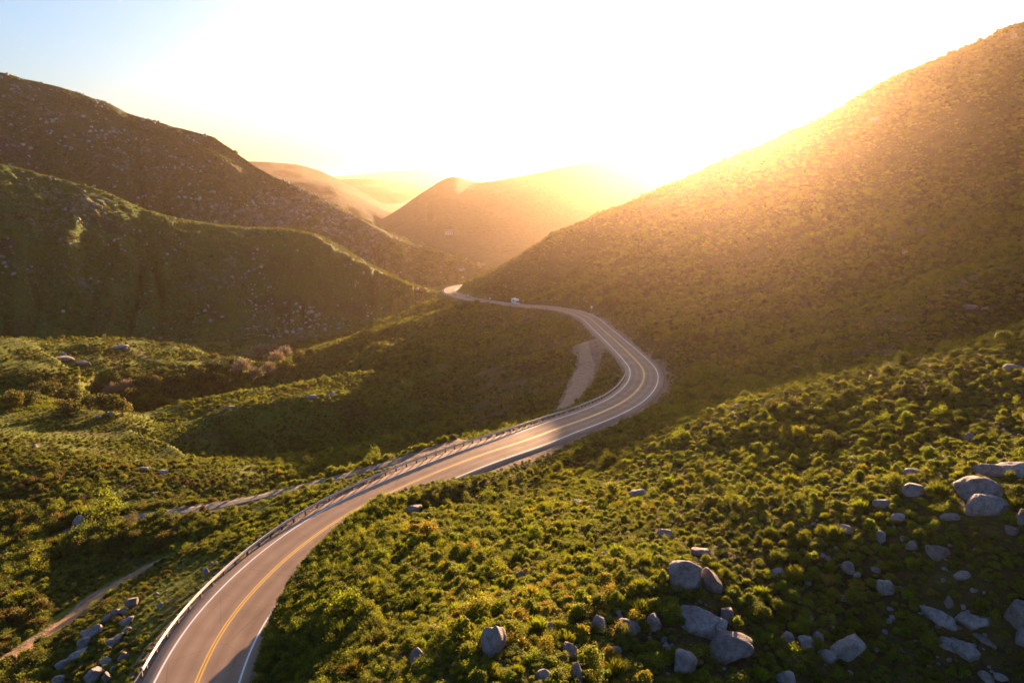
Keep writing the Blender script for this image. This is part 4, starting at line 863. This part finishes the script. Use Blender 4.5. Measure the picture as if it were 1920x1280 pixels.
for i, (px_, py_, h_, kd, lb) in enumerate(TREES): tree(px_, py_+4, h_*.95, kd, lb, 700+i, 'bare trees along the creek' if kd == 'bare' else 'oaks along the creek')
# round backlit bush on the skyline of the big hillside and one on the sunlit slope
for px_, py_, h_, lb in ((1622,186,5,'lone bush breaking the skyline of the big hillside'), (1693,187,3.5,'small bush on the skyline right of the lone bush')):
    tree(px_, py_+3, h_, 'oak', lb, 760+h_.__hash__() % 7, None)

# ------------------------------------------------------------------ guardrail
GP = offset(ROAD, RN, -5.0)
gx, gy, _ = proj(GP[:, 0], GP[:, 1], GP[:, 2]+.4)
i0 = int(np.argmin((gx-262)**2+(gy-1256)**2)); i1 = int(np.argmin((gx-1180)**2+(gy-700)**2))
gr = empty('guardrail', GP[i0]); props(gr, 'long steel guardrail with posts along the valley edge of the road', 'guardrail')
G3 = GP[i0:i1]-GP[i0]; GN_ = RN[i0:i1]
prof = [(0, .42), (.07, .46), (.07, .52), (.0, .57), (.0, .60), (.07, .65), (.07, .71), (0, .75), (-.015, .75), (-.015, .42)]
v = np.stack([offset(G3, GN_, a_, b_) for a_, b_ in prof], 1).reshape(-1, 3); kk = len(prof); nn_ = len(G3)
ii = np.arange(nn_-1)[:, None]; jj = np.arange(kk)[None]; f = np.stack([ii*kk+jj, ii*kk+(jj+1) % kk, (ii+1)*kk+(jj+1) % kk, (ii+1)*kk+jj], -1).reshape(-1, 4)
mesh_obj('rail', v, f, M['steel'], gr)
pm = MB(); pm.box((0, 0, .28), (.17, .20, 1.1), 0, 1, .015); pmo = pm.obj('post', M['post'], gr); pmesh = pmo.data
npost = min(98, (i1-i0)//2); step = (i1-i0-2)/npost
for q in range(npost+1):
    j = min(int(q*step), nn_-1); o = pmo if q == 0 else bpy.data.objects.new('post', pmesh)
    if q: COL.objects.link(o); o.parent = gr
    o.location = (G3[j, 0]-GN_[j, 0]*.13, G3[j, 1]-GN_[j, 1]*.13, G3[j, 2]); o.rotation_euler = (0, 0, math.atan2(GN_[j, 1], GN_[j, 0]))
# anchor end of the rail
e = MB(); e.tube((G3[0, 0], G3[0, 1], .6), (G3[0, 0]-.3, G3[0, 1]-2.2, -.05), .05, .05, 8); e.obj('end_anchor', M['steel'], gr)

# ------------------------------------------------------------------ vehicles on the far stretch
def wheels(root, xs, ys, r_):
    for X_ in xs:
        for Y_ in ys:
            wv_ = MB(); wv_.tube((X_, Y_-.12 if Y_ > 0 else Y_+.12, r_), (X_, Y_+.1 if Y_ > 0 else Y_-.1, r_), r_, r_, 18); wo_ = wv_.obj('wheel', M['tyre'], root)
            rm = MB(); sgn = 1 if Y_ > 0 else -1; rm.tube((X_, Y_+.1*sgn, r_), (X_, Y_+.125*sgn, r_), r_*.6, r_*.55, 14); rm.obj('rim', M['rim'], wo_)
def prism_body(profile, half, mat, name, root, inset=.0):
    v = [(x_, -half, z_) for x_, z_ in profile]+[(x_, half, z_) for x_, z_ in profile]; n_ = len(profile)
    f = [tuple(range(n_))[::-1], tuple(range(n_, 2*n_))]+[(i, (i+1) % n_, n_+(i+1) % n_, n_+i) for i in range(n_)]
    o = mesh_obj(name, v, f, mat, root); md = o.modifiers.new('bevel', 'BEVEL'); md.width = .08; md.segments = 2; return o
def on_road(pxx, pyy, lane):
    gx_, gy_, _ = proj(ROAD[:, 0], ROAD[:, 1], ROAD[:, 2]); j = int(np.argmin(np.where(ROAD[:, 1] > 150, (gx_-pxx)**2+(gy_-pyy)**2, 1e9))); p = ROAD[j].copy(); p[:2] += RN[j]*lane
    T_ = ROAD[min(j+3, len(ROAD)-1)]-ROAD[j-3]; return p, math.atan2(T_[1], T_[0])
def camper(pxx, pyy, lane):
    p, rz = on_road(pxx, pyy, lane); root = empty('camper_van', p, rz+math.pi); props(root, 'white box shaped camper van driving on the far stretch of the road', 'camper van')
    prism_body([(-3.1, .45), (-3.1, 3.2), (1.9, 3.3), (2.5, 3.0), (2.55, 2.35), (1.6, 2.2), (1.6, .45)], 1.2, M['vanwhite'], 'body', root)
    prism_body([(1.62, .4), (1.62, 2.2), (2.2, 2.15), (2.85, 1.35), (3.35, 1.15), (3.4, .4)], 1.05, M['vanwhite'], 'cab', root)
    for s in (-1, 1):
        mb = MB(); mb.box((-.3, 1.21*s, 2.15), (1.7, .04, .85)); mb.obj('window', M['glass'], root)
        mb = MB(); mb.box((2.2, 1.06*s, 1.65), (.7, .04, .55)); mb.obj('window', M['glass'], root)
        mb = MB(); mb.box((3.42, .75*s, .8), (.05, .3, .22)); mb.obj('headlight', M['rim'], root)
        mb = MB(); mb.box((-3.12, .95*s, .9), (.05, .2, .3)); mb.obj('tail_light', M['lampred'], root)
    mb = MB(); mb.add([(2.26, -.9, 2.10), (2.26, .9, 2.10), (2.89, .9, 1.38), (2.89, -.9, 1.38)], [(0, 1, 2, 3)]); mb.obj('windscreen', M['glass'], root)
    wheels(root, (-1.9, 2.5), (-1.0, 1.0), .38)
def car(pxx, pyy, lane, mat, label, flip):
    p, rz = on_road(pxx, pyy, lane); root = empty('parked_car' if False else 'car', p, rz+(math.pi if flip else 0)); props(root, label, 'car')
    prism_body([(-2.25, .35), (-2.3, .95), (-1.3, 1.02), (1.1, 1.0), (2.15, .8), (2.3, .35)], .92, mat, 'body', root)
    prism_body([(-1.75, 1.0), (-1.2, 1.5), (.3, 1.52), (1.05, 1.0)], .78, mat, 'cabin', root)
    for s in (-1, 1):
        mb = MB(); mb.add([(-1.4, .79*s, 1.06), (-1.05, .79*s, 1.42), (.2, .79*s, 1.43), (.75, .79*s, 1.06)], [(0, 1, 2, 3)]); mb.obj('side_window', M['glass'], root)
        mb = MB(); mb.box((2.24, .65*s, .68), (.08, .35, .16)); mb.obj('headlight', M['rim'], root)
        mb = MB(); mb.box((-2.27, .65*s, .8), (.06, .3, .16)); mb.obj('tail_light', M['lampred'], root)
    mb = MB(); mb.add([(1.04, -.65, 1.03), (1.04, .65, 1.03), (.36, .62, 1.49), (.36, -.62, 1.49)], [(0, 1, 2, 3)]); mb.obj('windscreen', M['glass'], root)
    wheels(root, (-1.4, 1.4), (-.85, .85), .33)
camper(961, 571, 1.9)
car(858, 552, -1.9, M['cardark'], 'dark car rounding the farthest visible bend of the road', True)
car(872, 557, 1.9, M['carlight'], 'silver car following into the farthest visible bend', False)
def sign(pxx, pyy, mat, label, kind='disc', hgt=2.2):
    P, D = hit(pxx, pyy); a = math.atan2(P[0], P[1]); root = empty('road_sign', P, -a); props(root, label, 'road sign')
    mb = MB(); mb.tube((0, 0, -.3), (0, 0, hgt), .05, .05, 8); mb.obj('pole', M['steel'], root)
    mb = MB()
    if kind == 'disc': mb.box((0, -.08, hgt), (1.1, .05, 1.1), 0, 1, .02)
    else:
        c = [(-.65, 0), (0, -.65), (.65, 0), (0, .65)]; mb.add([(x_, -.06, hgt+z_) for x_, z_ in c]+[(x_, -.10, hgt+z_) for x_, z_ in c], [(0, 1, 2, 3), (7, 6, 5, 4)]+[(i, (i+1) % 4, 4+(i+1) % 4, 4+i) for i in range(4)])
    mb.obj('sign_face', mat, root)
sign(1109, 584, M['vanwhite'], 'small white road sign above the start of the bend')
sign(919, 564.5, M['vanwhite'], 'small pale road sign beside the far stretch of road', 'disc', 1.8)
sign(981, 569, M['signyel'], 'small yellow warning sign just past the camper van', 'diamond', 1.8)

# little white house far down the valley
def hit_hill(hd, px_, py_):
    _, a, Df, Dc, t, Zh = hd; az_, te = azel(px_, py_); i = int(round(np.interp(az_, a, np.arange(len(a))))); D_ = Df[i]+(Dc[i]-Df[i])*t
    k_ = np.nonzero((CAMZ+D_*te) < Zh[i])[0]; k_ = k_[0] if len(k_) else 5; return np.array([D_[k_]*math.sin(az_), D_[k_]*math.cos(az_)]), float(Zh[i, k_])
hp, hz_ = hit_hill(HILLS[2], 842, 440)
root = empty('house', (hp[0], hp[1], hz_-.6), .3); props(root, 'tiny white house far down the hazy valley', 'house')
prism_body([(-5, 0), (-5, 6), (5, 6), (5, 0)], 3.5, M['stucco'], 'wall', root)
v = [(-5.6, -4.1, 5.9), (5.6, -4.1, 5.9), (5.6, 4.1, 5.9), (-5.6, 4.1, 5.9), (-5.6, 0, 8.6), (5.6, 0, 8.6)]
mesh_obj('roof', v, [(0, 1, 5, 4), (2, 3, 4, 5), (0, 4, 3), (1, 2, 5), (3, 2, 1, 0)], M['roofmat'], root)
for x_ in (-3, 0, 3):
    mb = MB(); mb.box((x_, -3.53, 3.4), (1.2, .08, 1.5)); mb.obj('window', M['glass'], root)

# ------------------------------------------------------------------ the air: sunlit evening haze
hm = bpy.data.materials.new('haze'); hm.use_nodes = True; ht = hm.node_tree; ht.nodes.clear()
pv = ht.nodes.new('ShaderNodeVolumePrincipled'); ho = ht.nodes.new('ShaderNodeOutputMaterial')
pv.inputs['Color'].default_value = (1, .72, .50, 1); pv.inputs['Density'].default_value = 5.6e-5; pv.inputs['Anisotropy'].default_value = .83
ht.links.new(pv.outputs[0], ho.inputs['Volume'])
zt = max(max(float(h[5].max()) for h in HILLS), float(Z.max()))+25; zb = min(-45.0, float(Z.min())-1, min(float(h[5].min()) for h in HILLS)-1)
hb = MB(); hb.box((0, 0, (zt+zb)/2), (60000, 60000, zt-zb)); ho_ = hb.obj('haze', hm); props(ho_, 'warm haze glowing toward the low sun', None, None, 'stuff')
print('SHRUBS', len(k), 'ZT', zt, zb, 'posts', npost, 'Zrange', Z.min(), Z.max())
